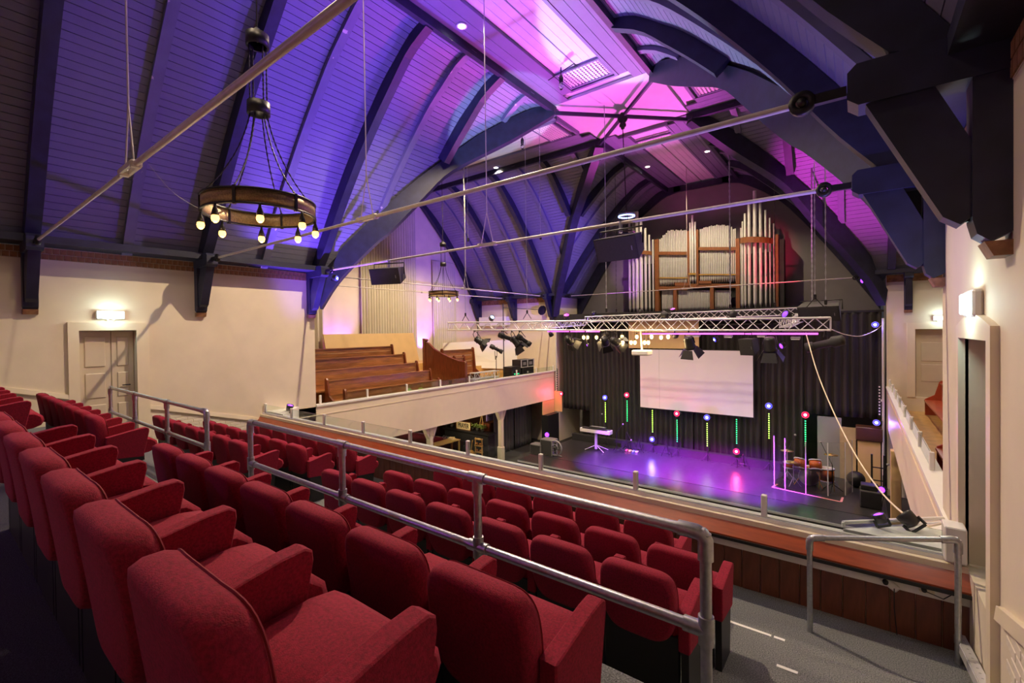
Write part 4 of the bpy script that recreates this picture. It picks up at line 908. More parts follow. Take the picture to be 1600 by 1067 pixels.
for T_, y0, y1 in ((LT, 607, 638), (RT, 498, 545)):
    m = len(T_); A = []; B = []
    for i, (cx, ct, cw) in enumerate(T_):
        a = oc(cx, y0); b = oc(cx, y1); yo = -.45*math.sin(math.pi*(i+.7)/(m+.4))-.14-cw*.0015
        A.append(Vector((a.x, YO+yo, a.z))); B.append(Vector((b.x, YO+yo, b.z)))
    obj('tower_belt', MB().strip(A, B, (0, .05, 0)), M_ORGW, org)
obj('case_back', MB().box((-9.0, YO+.35, ZB), (-2.55, YO+.4, 3.1)), M_MATBLACK, org)
obj('side_panel', MB().box((-2.62, YO-.1, ZB), (-2.35, YO+.4, 3.5)), M_MATBLACK, org)
# ================================================================== LEFT GALLERY
for i, (y0, y1, zt_, nf, lab) in enumerate(((7.2, 10.1, 3.0, 30, 'cream drape at the near end of the left gallery wall'), (11.8, 14.9, 6.0, 44, 'tall cream drape in the middle of the left gallery wall'), (16.0, 17.6, 3.6, 22, 'cream drape at the far end of the left gallery wall'))):
    drape('cream_drape', lab, 'curtain', (XTL+.12, y0), (XTL+.12, y1), -1.6, zt_, M_DRAPE, nf, .07, 'cream drapes in the left gallery', seed=20+i, side=(1, 0))
# raked floor under the pews, pews stepping up away from the crossing
TIERX = [(-13.25, -12.6, -2.55), (-14.0, -13.25, -2.28), (-14.75, -14.0, -1.98), (-15.5, -14.75, -1.70), (XTL, -15.5, -1.4)]
for i, (x0, x1, z) in enumerate(TIERX): slab('floor', (x0, YN, GB+.2), (x1, YF, z), M_STEP, 'wooden gallery tier, %s up from the front' % ORDN[i])
def pew(label, x, y0, y1, zf, ztop, m=M_PEW, face=1, group='pews in the left gallery', sd=.38):
    "pew along y, sitting towards +x when face = 1"
    t = thing('pew', label, 'pew', (x, (y0+y1)/2, zf), group); h = ztop-zf; f = face
    n = 5
    for k in range(n):
        z0 = zf+.28+(h-.30)*k/n; z1 = zf+.28+(h-.30)*(k+1)/n-.008
        obj('back_board', MB().hexa([(x-f*.03, y0, z0), (x, y0, z0), (x, y1, z0), (x-f*.03, y1, z0), (x-f*.03, y0, z1), (x, y0, z1), (x, y1, z1), (x-f*.03, y1, z1)]), m, t)
    obj('top_rail', MB().box((x-f*.05, y0, ztop-.03), (x+f*.03, y1, ztop)), m, t)
    obj('seat', MB().box((x, y0, zf+.42), (x+f*sd, y1, zf+.46)), m, t)
    obj('back_panel', MB().box((x-f*.02, y0, zf), (x, y1, zf+.28)), m, t)
    for y in (y0, y1):
        pr = [(x-f*.08, y-.03, zf), (x+f*(sd-.02), y-.03, zf), (x+f*(sd-.02), y-.03, zf+.48), (x+f*.14, y-.03, zf+.62), (x+f*.04, y-.03, ztop+.02), (x, y-.03, ztop+.07), (x-f*.05, y-.03, ztop+.07), (x-f*.08, y-.03, ztop+.02)]
        obj('end_panel', MB().prism(pr, (0, .06, 0)), M_PEWD if m == M_PEW else m, t)
    return t
PW = [(-12.38, 8.0, 11.9, GB+.25, -1.78), (-12.95, 7.75, 12.0, -2.55, -1.46), (-13.68, 7.0, 12.0, -2.28, -1.19), (-14.42, 7.0, 12.0, -1.98, -.87), (-15.18, 7.0, 12.0, -1.70, -.56)]
for i, (x, y0, y1, zf, zt_) in enumerate(PW):
    pew('long brown pew in the left gallery, %s' % ['front one, lowest', 'second from the front', 'third from the front', 'fourth from the front', 'rearmost and highest'][i], x, y0, y1, zf+.005, zt_, sd=.24 if i == 0 else .38)
# curved raking pew end wall beyond the aisle
pb = thing('pew_block', 'reddish brown raking pew partition with curved top beyond the aisle', 'pew', (-13.0, 13.15, -2.55), None)
crv = [(-14.45, -.42), (-14.2, -.5), (-13.9, -.72), (-13.4, -.93), (-12.9, -1.09), (-12.45, -1.2), (-12.25, -1.2)]
for k in range(len(crv)-1):
    (x0, z0), (x1, z1) = crv[k], crv[k+1]; zb = lambda x: -2.5 if x > -13.2 else -1.95
    obj('plank', MB().hexa([(x0+.004, 13.1, zb(x0)), (x1-.004, 13.1, zb(x0)), (x1-.004, 13.16, zb(x0)), (x0+.004, 13.16, zb(x0)), (x0+.004, 13.1, z0), (x1-.004, 13.1, z1), (x1-.004, 13.16, z1), (x0+.004, 13.16, z0)]), M_PEWD, pb)
obj('scroll_post', MB().prism([(-14.52, 13.06, -1.9), (-14.38, 13.06, -1.9), (-14.38, 13.06, -.42), (-14.3, 13.06, -.36), (-14.36, 13.06, -.3), (-14.52, 13.06, -.28)], (0, .14, 0)), M_PEWD, pb)
obj('end_post', MB().bbox((-12.2, 13.13, -1.85), (.2, .14, 1.36), bev=.03), M_PEWD, pb)
obj('cap_rail', MB().strip([Vector((x, 13.08, z)) for x, z in crv], [Vector((x, 13.08, z+.03)) for x, z in crv], (0, .1, 0)), M_PEWD, pb)
for i, (x, z) in enumerate(((-13.6, -.78), (-12.9, -1.05))): pew('pew seen behind the raking partition, %s' % ['upper one', 'lower one'][i], x, 13.3, [15.2, 13.85][i], [-2.28, -2.55][i]+.005, z, M_PEW)
# boards and boxes stored in the gallery
t = tag(obj('plywood_board', MB().hexa([(-16.4, 9.9, -1.39), (-16.35, 9.9, -1.39), (-16.35, 14.5, -1.39), (-16.4, 14.5, -1.39), (-16.8, 9.9, -.05), (-16.75, 9.9, -.05), (-16.75, 14.5, -.05), (-16.8, 14.5, -.05)]), M_TAN), 'long tan board leaning against the cream drapes behind the pews', 'board')
tag(obj('white_sheet_board', MB().hexa([(-15.9, 15.6, -1.7), (-15.86, 15.6, -1.7), (-13.6, 18.6, -1.95), (-13.64, 18.6, -1.95), (-15.9, 15.6, -.55), (-15.86, 15.6, -.55), (-13.8, 18.6, -.45), (-13.84, 18.6, -.45)]), M_WHITE), 'big white sheet leaning behind the raking pew partition', 'board')
tag(obj('white_case', MB().bbox((-15.75, 19.36, .5), (1.9, .4, .5), bev=.03), M_WHITE), 'white box unit high on the far wall behind the truss', 'box')
for i in range(5): truss('stored_truss_piece', 'truss piece stacked beside the pew partition, %s from the bottom' % ORDN[i], (-12.5-.02*(i % 2), 13.9, -3.0+.29*i), (-12.5-.02*(i % 2), 15.5, -3.0+.29*i), .24, .2, .018, .009)
fc = thing('flight_case', 'black flight case with metal edges, upper one with two panels', 'flight case', (-12.7, 17.9, -1.75), 'flight cases in the left gallery')
obj('body', MB().bbox((-12.7, 17.75, -1.55), (.5, 1.1, .36), bev=.01), M_BLACK, fc)
for y in (17.24, 17.75, 18.26): obj('edge', MB().box((-12.45, y-.025, -1.72), (-12.43, y+.025, -1.38)), M_ALU, fc)
obj('edge', MB().box((-12.45, 17.2, -1.39), (-12.43, 18.3, -1.36)), M_ALU, fc); obj('edge', MB().box((-12.45, 17.2, -1.73), (-12.43, 18.3, -1.7)), M_ALU, fc)
for y in (17.5, 18.0): obj('label_plate', MB().box((-12.445, y-.12, -1.62), (-12.435, y+.12, -1.48)), M_GREY, fc)
f2 = thing('flight_case', 'plain black flight case underneath the panelled one', 'flight case', (-12.7, 17.8, -3.1), 'flight cases in the left gallery')
obj('body', MB().bbox((-12.7, 17.8, -2.44), (.5, .95, 1.4), bev=.01), M_BLACK, f2); obj('latch', MB().box((-12.45, 17.7, -2.0), (-12.435, 17.8, -1.92)), M_ALU, f2)
f3 = thing('amplifier_rack', 'black amplifier rack with small green lights beside the flight cases', 'rack', (-12.7, 16.85, -3.1)); obj('body', MB().bbox((-12.7, 16.85, -2.4), (.5, .7, 1.5), bev=.01), M_BLACK, f3)
for y in (16.72, 16.9, 17.0): obj('green_light', MB().bbox((-12.44, y, -1.98), (.01, .07, .03)), M_LEDG, f3)
# floodlight pole and tripod lamp in the gallery
t = thing('lamp_stand', 'thin black lamp stand with a small spotlight behind the balcony glass', 'lamp stand', (-12.5, 16.0, -3.15)); obj('pole', MB().tube([(-12.5, 16.0, -3.15), (-12.5, 16.0, 1.2)], .022, 8), M_BLACK, t)
p = at(845, 484, x=-12.6); M = aim((1, -.4, -.3)); obj('reflector', MB().lathe(p, [(.06, -.12), (.24, .1), (.25, .12), (.22, .1)], 10, M=M), M_BLACK, t); obj('arm', MB().tube([p, (-12.5, 16.0, p.z)], .015, 6), M_BLACK, t)
p = at(775, 545, x=-12.6); t = profile('spotlight on a low tripod standing in the left gallery', p, (.8, .5, -.5), p+Vector((0, 0, -.35)), .95, name='tripod_spot')
obj('tripod', MB().tube([p+Vector((0, 0, -.3)), (p.x, p.y, -2.5)], .015, 6).tube([(p.x, p.y, -2.2), (p.x+.2, p.y, -3.1)], .012, 6).tube([(p.x, p.y, -2.2), (p.x-.1, p.y+.2, -3.1)], .012, 6).tube([(p.x, p.y, -2.2), (p.x-.1, p.y-.2, -3.1)], .012, 6), M_BLACK, t)
# ================================================================== RIGHT GALLERY PEWS
for i, (x0, x1, z) in enumerate(((1.15, 1.9, -2.75), (1.9, 2.7, -2.45))): slab('floor', (x0, YN, GB+.2), (x1, YF, z), M_STEP, 'wooden tier of the right gallery, %s' % ('lower' if i == 0 else 'upper'))
pew('red-brown pew in the right gallery behind the glass posts', 1.95, 11.8, 18.9, -2.74, -1.75, M_PEWR, -1, None)
pew('lower red-brown pew in the right gallery, nearer the camera', 1.5, 7.2, 11.6, -2.74, -1.82, M_PEWR, -1, None)
# ================================================================== CHANDELIERS
M_BULB2 = glow('chandelier_bulb', (1.0, .50, .10), 4)
def chandelier(label, c, R, n, zring, power, ztop):
    c = Vector(c); t = thing('chandelier', label, 'chandelier', (c.x, c.y, zring-.3), 'ring chandeliers')
    rg = obj('ring', MB().lathe((c.x, c.y, zring), [(R-.012, 0), (R, 0), (R, .16), (R-.012, .16), (R-.012, 0)], 48), M_MESH, t)
    for z in (-.008, .155): obj('rim', MB().lathe((c.x, c.y, zring+z), [(R-.02, 0), (R+.012, 0), (R+.012, .018), (R-.02, .018), (R-.02, 0)], 48), M_IRON, rg)
    for k in range(6): a = 2*math.pi*k/6+.2; obj('clasp', MB().bbox((c.x+R*math.cos(a), c.y+R*math.sin(a), zring+.08), (.03, .03, .2), rz=a), M_IRON, rg)
    zu = zring+1.2; zq = zring+2.0; r2 = .11
    for z, nm in ((zu, 'collar'), (zq, 'crown')): obj(nm, MB().lathe((c.x, c.y, z), [(r2-.01, 0), (r2+.015, 0), (r2+.015, .14), (r2-.01, .14), (r2-.01, 0)], 20), M_IRON, t)
    for k in range(6):
        a = 2*math.pi*k/6+.2; p0 = Vector((c.x+R*math.cos(a), c.y+R*math.sin(a), zring+.17)); p1 = Vector((c.x+.09*math.cos(a), c.y+.09*math.sin(a), zu))
        mid = p0.lerp(p1, .5)+Vector((-math.cos(a)*.14, -math.sin(a)*.14, -.08)); pts = []
        for i in range(33):
            s = i/32; pts.append(p0*(1-s)**2+mid*2*s*(1-s)+p1*s*s)
        obj('chain', MB().tube(pts, [.011 if i % 2 else .005 for i in range(33)], 5), M_IRON, t)
        if k % 3 != 2:
            q0, q1 = p1+Vector((0, 0, .14)), Vector((p1.x, p1.y, zq)); obj('chain', MB().tube([q0.lerp(q1, i/24) for i in range(25)], [.011 if i % 2 else .005 for i in range(25)], 5), M_IRON, t)
    obj('stem', MB().tube([(c.x, c.y, zq+.05), (c.x, c.y, ztop)], .01, 6), M_IRON, t)
    obj('crown_cap', MB().lathe((c.x, c.y, zq+.12), [(.12, 0), (.06, .06), (.02, .1)], 16), M_IRON, t)
    for k in range(n):
        a = 2*math.pi*k/n+.35; p = Vector((c.x+R*math.cos(a), c.y+R*math.sin(a), zring-.16))
        b = obj('bulb', MB().ball(p, .04, 8, 1.25), M_BULB2, t)
        obj('bulb_holder', MB().lathe(p+Vector((0, 0, .03)), [(.04, 0), (.03, .05), (.012, .1), (.012, .14)], 10), M_IRON, b)
        light('POINT', p+Vector((0, 0, -.06)), power, (1, .70, .34), size=.04, parent=t)
M_MESH = mat('bronze_mesh', (.36, .24, .11), .5, metal=.5, var=.4, scale=60)
chandelier('large ring chandelier with glowing bulbs over the seats', (CX, 2.56, 0), .60, 8, 1.40, CHANDELIER_BULB, 6.7)
chandelier('small-looking ring chandelier with glowing bulbs over the left gallery', (-13.37, 13.2, 0), .60, 8, 1.45, CHANDELIER_BULB, 6.7)
# ================================================================== SIGNS, SMALL WALL ITEMS
def exit_sign(label, c, nrm, w_=.42, h=.13):
    c = Vector(c); n = Vector(nrm); s = n.cross(Vector((0, 0, 1))); t = thing('exit_light', label, 'emergency light', c, 'emergency lights over doors')
    rz = math.atan2(s.y, s.x)
    obj('case', MB().bbox(c+n*.03, (w_+.04, .06, h+.04), rz=rz, bev=.015), M_WHITE, t); obj('face', MB().bbox(c+n*.068, (w_, .03, h), rz=rz, bev=.01), M_EXIT, t)
    for k in (-1, 1): obj('test_lamp', MB().lathe(c+n*.03+s*k*.05+Vector((0, 0, -h/2-.05)), [(.008, 0), (.02, .02), (.02, .04)], 10), M_WHITE, t)
    light('POINT', c+n*.16, 10, (.75, 1, .95), size=.08, parent=t)
exit_sign('glowing emergency light above the beige door in the left wall', (XL, 2.46, .42), (1, 0, 0))
exit_sign('glowing emergency light above the right door beside the camera', (XR, 4.95, .16), (-1, 0, 0), .36, .16)
exit_sign('tiny emergency light over the far right gallery door', (2.0, YF, .22), (0, -1, 0), .3, .12)
for i, (p, d, ml) in enumerate((((-11.0, 6.9, 1.45), (1, .3, -.2), M_LEDB), ((.1, 19.3, 1.5), (-.8, -.6, -.3), M_LEDV), ((-11.6, 19.2, 1.5), (.6, -.8, -.3), M_LEDR))):
    led_par(['small spot clamped to the corner bracket left of the hung loudspeaker', 'small spot clamped by the right wing corner beam', 'small red-lit spot clamped by the far left corner beam'][i], p, d, ml, None, .8)
# ceiling vents and small ceiling devices
for i, (x, y, w_, d_) in enumerate(((CX, 10.75, 1.15, .75), (-8.15, CY, .75, 1.15), (CX, 16.1, 1.15, .55), (-3.2, CY, .75, 1.15))):
    t = thing('ceiling_vent', 'square lattice vent in the flat ceiling, %s of the crossing' % ['nave side', 'left side', 'organ side', 'right side'][i], 'vent', (x, y, 6.6), 'lattice vents round the crossing')
    obj('frame', MB().box((x-w_/2-.05, y-d_/2-.05, 6.60), (x-w_/2, y+d_/2+.05, 6.66)).box((x+w_/2, y-d_/2-.05, 6.60), (x+w_/2+.05, y+d_/2+.05, 6.66)).box((x-w_/2, y-d_/2-.05, 6.60), (x+w_/2, y-d_/2, 6.66)).box((x-w_/2, y+d_/2, 6.60), (x+w_/2, y+d_/2+.05, 6.66)), M_BOARD, t)
    obj('dark_void', MB().box((x-w_/2, y-d_/2, 6.652), (x+w_/2, y+d_/2, 6.66)), M_BACK, t)
    mb = MB(); nx, ny = int(w_/.09), int(d_/.09)
    for k in range(nx+1): mb.box((x-w_/2+w_*k/nx-.024, y-d_/2, 6.615), (x-w_/2+w_*k/nx+.024, y+d_/2, 6.63))
    for k in range(ny+1): mb.box((x-w_/2, y-d_/2+d_*k/ny-.024, 6.63), (x+w_/2, y-d_/2+d_*k/ny+.024, 6.645))
    o = obj('lattice', mb, M_WHITE, t, recalc=False); o['kind'] = 'stuff'
for i, (x, y) in enumerate(((CX-.3, 10.1), (-8.9, 12.55))):
    t = thing('ceiling_spot', 'small clear-glass lamp hanging from a bar below the ceiling vent, %s' % ['over the nave', 'over the left arm'][i], 'lamp', (x, y, 6.2))
    obj('bar', MB().tube([(x-.45, y+.12, 6.5), (x+.45, y-.12, 6.5)], .012, 6), M_IRON, t); obj('stem', MB().tube([(x, y, 6.62), (x, y, 6.4)], .015, 6), M_IRON, t)
    obj('socket', MB().lathe((x, y, 6.24), [(.05, 0), (.055, .12), (.03, .18)], 12), M_IRON, t); obj('glass', MB().lathe((x, y, 6.06), [(.03, 0), (.06, .05), (.06, .12), (.04, .18)], 12), M_GLASS, t)
# power socket and trunking details on the balcony panel
t = thing('power_strip', 'white power adapter hanging askew on the balcony panelling', 'socket', at(1390, 912, y=5.27)); p = at(1390, 912, y=5.27)
obj('body', MB().bbox(p, (.14, .04, .06), ry=.6, bev=.01), M_WHITE, t); obj('plug', MB().lathe(p+Vector((-.03, -.02, .02)), [(.02, -.03), (.022, 0)], 10, axis='y'), M_BLACK, t); obj('cable', MB().tube([p+Vector((.03, -.03, -.02)), p+Vector((.03, -.02, -.2)), p+Vector((.05, .02, -.45))], .004, 5), M_BLACK, t)
p = at(1448, 920, y=5.27); t = thing('wall_socket', 'small wall socket with black plug at the right end of the trunking', 'socket', p); obj('plate', MB().bbox(p, (.1, .03, .07), bev=.01), M_TRIM, t); obj('plug', MB().lathe(p+Vector((-.02, -.02, 0)), [(.018, -.03), (.02, .01)], 10, axis='y'), M_BLACK, t); obj('cable', MB().tube([p+Vector((-.02, -.05, 0)), p+Vector((.1, -.05, -.03)), p+Vector((.2, 0, .05))], .004, 5), M_BLACK, t)
# aluminium step edge by the right door, white box post at the right end of the rail
t = thing('step_edging', 'perforated aluminium angle along the step by the right door', 'edging', (.67, 4.9, -2.6)); obj('angle', MB().beam((.66, 5.45, -2.62), (.69, 4.2, -2.45), .06, .012).beam((.63, 5.45, -2.66), (.66, 4.2, -2.49), .012, .07), M_ALU, t)
for k in range(14): y = 5.35-k*.08; obj('stud', MB().lathe((.665+.0017*k, y, -2.608+.0109*k), [(.008, 0), (.008, .008)], 8), M_GALV, t)
tag(obj('rail_end_box', MB().bbox((.64, 5.42, -1.86), (.14, .2, .3), bev=.01), M_WHITE), 'white box at the right end of the balcony front', 'box')
t = thing('corner_rail', 'slim white tube rail above the right corner shelf', 'rail', (.3, 5.9, -1.97)); obj('tube', MB().tube([(-.13, 5.56, -1.93), (.66, 6.25, -1.93)], .02, 8), M_WHITE, t); obj('foot', MB().tube([(-.13, 5.56, -1.97), (-.13, 5.56, -1.93)], .015, 8).tube([(.66, 6.25, -1.97), (.66, 6.25, -1.93)], .015, 8), M_WHITE, t)
# ================================================================== STAGE PROPS
kb = thing('keyboard', 'white stage keyboard on a white pedestal with four feet', 'keyboard', (-9.1, 18.2, STAGE))
obj('body', MB().bbox((-9.15, 18.2, -4.43), (1.42, .34, .17), bev=.02), M_WHITE, kb); obj('keys', MB().box((-9.75, 18.03, -4.35), (-8.55, 18.15, -4.335)), M_BLACK, kb)
obj('control_panel', MB().box((-9.82, 18.16, -4.346), (-8.48, 18.35, -4.335)), M_CHAR, kb)
obj('column', MB().bbox((-9.15, 18.2, -4.85), (.11, .11, .78), bev=.02), M_ALU, kb)
for dx, dy in ((-.45, -.2), (.45, -.2), (-.4, .35), (.4, .35)): obj('foot', MB().tube([(-9.15, 18.2, -5.05), (-9.15+dx, 18.2+dy, STAGE+.02)], .018, 6), M_ALU, kb)
k2 = thing('synthesizer', 'small dark synthesizer lying on the white keyboard', 'synthesizer', (-9.1, 18.3, -4.38)); obj('body', MB().bbox((-9.1, 18.30, -4.30), (.75, .2, .07), bev=.015), M_CHAR, k2); obj('panel', MB().box((-9.4, 18.23, -4.265), (-8.8, 18.34, -4.26)), M_GREY, k2)
def mic_stand(label, x, y, tip, z0=None):
    z0 = STAGE if z0 is None else z0
    t = thing('microphone_stand', label, 'microphone stand', (x, y, z0), 'microphone stands on the stage'); hz = z0+.85
    obj('pole', MB().tube([(x, y, z0+.15), (x, y, hz)], .012, 6), M_IRON, t)
    for k in range(3): a = k*2.094+.4; obj('leg', MB().tube([(x, y, z0+.25), (x+.3*math.cos(a), y+.3*math.sin(a), z0+.01)], .01, 6), M_IRON, t)
    tp = Vector(tip); obj('boom', MB().tube([(x, y, hz), tp], .009, 6), M_IRON, t); obj('microphone', MB().ball(tp, .035, 6), M_GREY, t)
    return t
mic_stand('microphone stand right of the keyboard with boom to the right', -8.3, 18.45, (-7.9, 18.2, -4.0))
mic_stand('microphone stand behind the keyboard', -9.3, 18.75, (-9.05, 18.6, -3.75))
mic_stand('low empty boom stand beside the keyboard stand', -8.05, 18.9, (-7.75, 18.7, -4.75))
for i, (u, v) in enumerate(((1010, 700), (1050, 708), (1165, 728))):
    p = at(u, v, z=STAGE); p.y = min(p.y, 18.98); t = thing('guitar_stand', 'small black A-shaped guitar stand, %s on stage' % ['leftmost', 'middle', 'rightmost'][i], 'guitar stand', (p.x, p.y, STAGE), 'guitar stands at the back of the stage')
    for s in (-1, 1): obj('leg', MB().tube([(p.x, p.y, STAGE+.55), (p.x+s*.22, p.y-.05, STAGE+.01)], .012, 6), M_IRON, t)
    obj('strut', MB().tube([(p.x, p.y, STAGE+.5), (p.x, p.y+.25, STAGE+.01)], .012, 6), M_IRON, t); obj('cradle', MB().tube([(p.x-.15, p.y-.1, STAGE+.2), (p.x+.15, p.y-.1, STAGE+.2)], .012, 6), M_IRON, t)
p = at(988, 706, z=STAGE); t = thing('pedal_board', 'coloured effect pedals with cables on the stage floor', 'pedals', (p.x, p.y, STAGE))
for k, c in enumerate(((.7, .15, .1), (.7, .6, .1), (.2, .5, .6), (.8, .8, .8))): obj('pedal', MB().bbox((p.x-.25+k*.15, p.y, STAGE+.035), (.11, .16, .06), bev=.012), mat('pedal_paint', c, .4), t)
p = at(1034, 703, z=STAGE); t = tag(obj('water_bottle', MB().lathe((p.x, p.y, STAGE), [(.03, 0), (.04, .03), (.04, .28), (.015, .36), (.015, .4)], 12), mat('pale_bottle', (.6, .55, .35), .3)), 'pale bottle standing on the stage floor', 'bottle')
# amps and fan on the left of the stage
for i, (x, y, w_, d_, h, lab) in enumerate(((-11.0, 16.4, .55, .45, .42, 'dark grey amplifier box, smaller, left one'), (-10.5, 16.5, .6, .5, .68, 'dark grey amplifier box, larger, beside the fan'))):
    t = thing('amplifier', lab, 'amplifier', (x, y, STAGE), 'amplifiers at the left of the stage'); obj('cabinet', MB().bbox((x, y, STAGE+h/2), (w_, d_, h), bev=.025), mat('grey_cabinet', (.17, .17, .17), .7), t); obj('grille', MB().bbox((x, y-d_/2-.006, STAGE+h/2), (w_-.08, .012, h-.08)), M_CHAR, t)
t = thing('floor_fan', 'round floor fan with wire guard on the left of the stage', 'fan', (-10.05, 16.45, STAGE)); c = Vector((-10.08, 16.3, STAGE+.38))
obj('guard', MB().lathe(c, [(.30, -.03), (.335, -.03), (.335, .03), (.30, .03), (.30, -.03)], 24, axis='y').lathe(c, [(.15, -.04), (.17, -.04), (.17, -.03), (.15, -.03), (.15, -.04)], 20, axis='y'), M_GREY, t)
for k in range(4): a = k*math.pi/2; obj('blade', MB().bbox(c+Vector((.13*math.cos(a), 0, .13*math.sin(a))), (.2, .02, .1), ry=-a, rx=.3), M_CHAR, t)
obj('hub', MB().lathe(c, [(.05, -.05), (.05, .05)], 12, axis='y'), M_CHAR, t); obj('base', MB().tube([c+Vector((-.2, .2, -.37)), c+Vector((0, .03, -.3)), c+Vector((.2, .2, -.37))], .02, 6), M_GREY, t)
for k in range(3): a = k*math.pi/3; obj('guard_wire', MB().tube([c+Vector((-.32*math.cos(a), -.03, -.32*math.sin(a))), c+Vector((.32*math.cos(a), -.03, .32*math.sin(a)))], .005, 5), M_GREY, t)
p = at(855, 679, y=17.6); led_par('violet LED lamp on a stand at the left of the stage', p, (.3, -1, .1), M_LEDV, None, 1.2); tag(obj('lamp_pole', MB().tube([(p.x, p.y+.14, FLOOR if p.x < XL+.9 else STAGE), (p.x, p.y+.14, p.z)], .02, 6), M_BLACK), 'thin black pole carrying the violet lamp at the left of the stage', 'pole')
# ------------------------------------------------------------------ drum kit behind an acrylic screen
sh = thing('drum_screen', 'clear acrylic folding drum screen on the right of the stage', 'screen', (-1.3, 17.5, STAGE))
B = [(-2.27, 17.55), (-1.94, 17.36), (-1.36, 17.25), (-.79, 17.40), (-.36, 17.75), (-.19, 18.25)]
M_ACR = mat('clear_acrylic', (.93, .95, .97), .03, trans=1.0)
for k in range(5):
    a, b = Vector((*B[k], STAGE)), Vector((*B[k+1], STAGE)); d = (b-a).normalized(); n_ = Vector((-d.y, d.x, 0))*.006; up = Vector((0, 0, 1.66))
    q = [a+d*.015-n_, b-d*.015-n_, b-d*.015+n_, a+d*.015+n_]; obj('acrylic_panel', MB().hexa(q+[p+up for p in q]), M_ACR, sh)
for k in range(6): obj('hinge_strip', MB().bbox((B[k][0], B[k][1], STAGE+.83), (.028, .028, 1.66)), mat('hinge_plastic', (.6, .6, .65), .35), sh)
tag(obj('pink_tape', MB().beam((-2.3, 17.3, STAGE+.003), (-.45, 17.02, STAGE+.003), .06, .004).beam((-2.3, 17.3, STAGE+.003), (-2.2, 17.75, STAGE+.003), .06, .004).beam((-.45, 17.02, STAGE+.003), (-.42, 17.5, STAGE+.003), .06, .004), mat('pink_tape', (.85, .35, .35), .6)), 'pale pink tape marking on the stage floor round the drum screen', 'tape')
M_DRUM = mat('orange_drum', (.62, .13, .02), .2, coat=.8); M_HEAD = mat('drum_head', (.8, .78, .72), .5); M_BRASS = mat('cymbal_brass', (.75, .55, .2), .3, metal=.9)
dk = thing('drum_kit', 'orange drum kit with cymbals inside the clear screen', 'drum kit', (-1.35, 18.3, STAGE))
def drum(c, r, h, d=(0, 0, 1), nm='drum'):
    M = aim(d); s = obj(nm, MB().lathe(c, [(r, -h/2), (r, h/2)], 22, M=M), M_DRUM, dk)
    for k in (-1, 1): obj('hoop', MB().lathe(Vector(c)+M@Vector((0, 0, k*h/2)), [(r-.01, -.02), (r+.012, -.02), (r+.012, .02), (r-.01, .02), (r-.01, -.02)], 22, M=M), M_ALU, s); obj('head', MB().lathe(Vector(c)+M@Vector((0, 0, k*h/2)), [(r-.012, -.003), (r-.012, .003)], 22, M=M), M_HEAD, s)
drum((-1.35, 18.35, STAGE+.30), .28, .4, (0, 1, 0), 'bass_drum'); drum((-1.6, 18.05, STAGE+.72), .17, .3, (.1, .5, 1), 'tom'); drum((-1.15, 18.05, STAGE+.74), .18, .3, (-.1, .5, 1), 'tom'); drum((-.85, 18.1, STAGE+.48), .2, .4, (0, 0, 1), 'floor_tom'); drum((-1.9, 18.2, STAGE+.6), .18, .16, (0, 0, 1), 'snare_drum')
for x, y, z in ((-2.0, 18.5, 1.0), (-.75, 18.5, 1.05), (-1.75, 17.85, .78)):
    obj('cymbal', MB().lathe((x, y, STAGE+z), [(.2, 0), (.05, .02), (.03, .05), (.005, .05)], 20), M_BRASS, dk)
    st_ = obj('cymbal_stand', MB().tube([(x, y, STAGE+.1), (x, y, STAGE+z)], .012, 6), M_ALU, dk)
    for k in range(3): a = k*2.094; obj('stand_leg', MB().tube([(x, y, STAGE+.3), (x+.22*math.cos(a), y+.22*math.sin(a), STAGE+.01)], .01, 5), M_ALU, st_)
for dx in (-.25, .25): obj('drum_leg', MB().tube([(-1.35+dx, 18.2, STAGE+.25), (-1.35+dx*1.6, 18.0, STAGE+.01)], .014, 6), M_GOLD, dk)
for dx in (-.17, .17): obj('drum_leg', MB().tube([(-.85+dx, 18.0, STAGE+.5), (-.85+dx*1.2, 17.95, STAGE+.01)], .012, 6), M_GOLD, dk)
tag(obj('drum_stool', MB().lathe((-1.3, 18.95, STAGE+.42), [(.17, 0), (.18, .04), (.17, .1), (.05, .12)], 20).tube([(-1.3, 18.95, STAGE+.05), (-1.3, 18.95, STAGE+.42)], .02, 8).tube([(-1.5, 18.8, STAGE+.02), (-1.3, 18.95, STAGE+.2), (-1.1, 18.8, STAGE+.02)], .012, 6), M_BLACK), 'round black drum stool behind the kit', 'stool')
mic_stand('tall overhead microphone stand at the left of the drum screen', -2.05, 18.0, (-1.7, 17.9, -3.6)); mic_stand('tall overhead microphone stand in the middle of the drum kit', -.7, 17.95, (-1.0, 17.95, -3.75))
p = at(1340, 735, y=18.9); tag(obj('black_bag', MB().ball((-.1, 18.9, STAGE+.26), .26, 8, 1.0), M_BLACK), 'black bag on the floor right of the drum screen', 'bag')
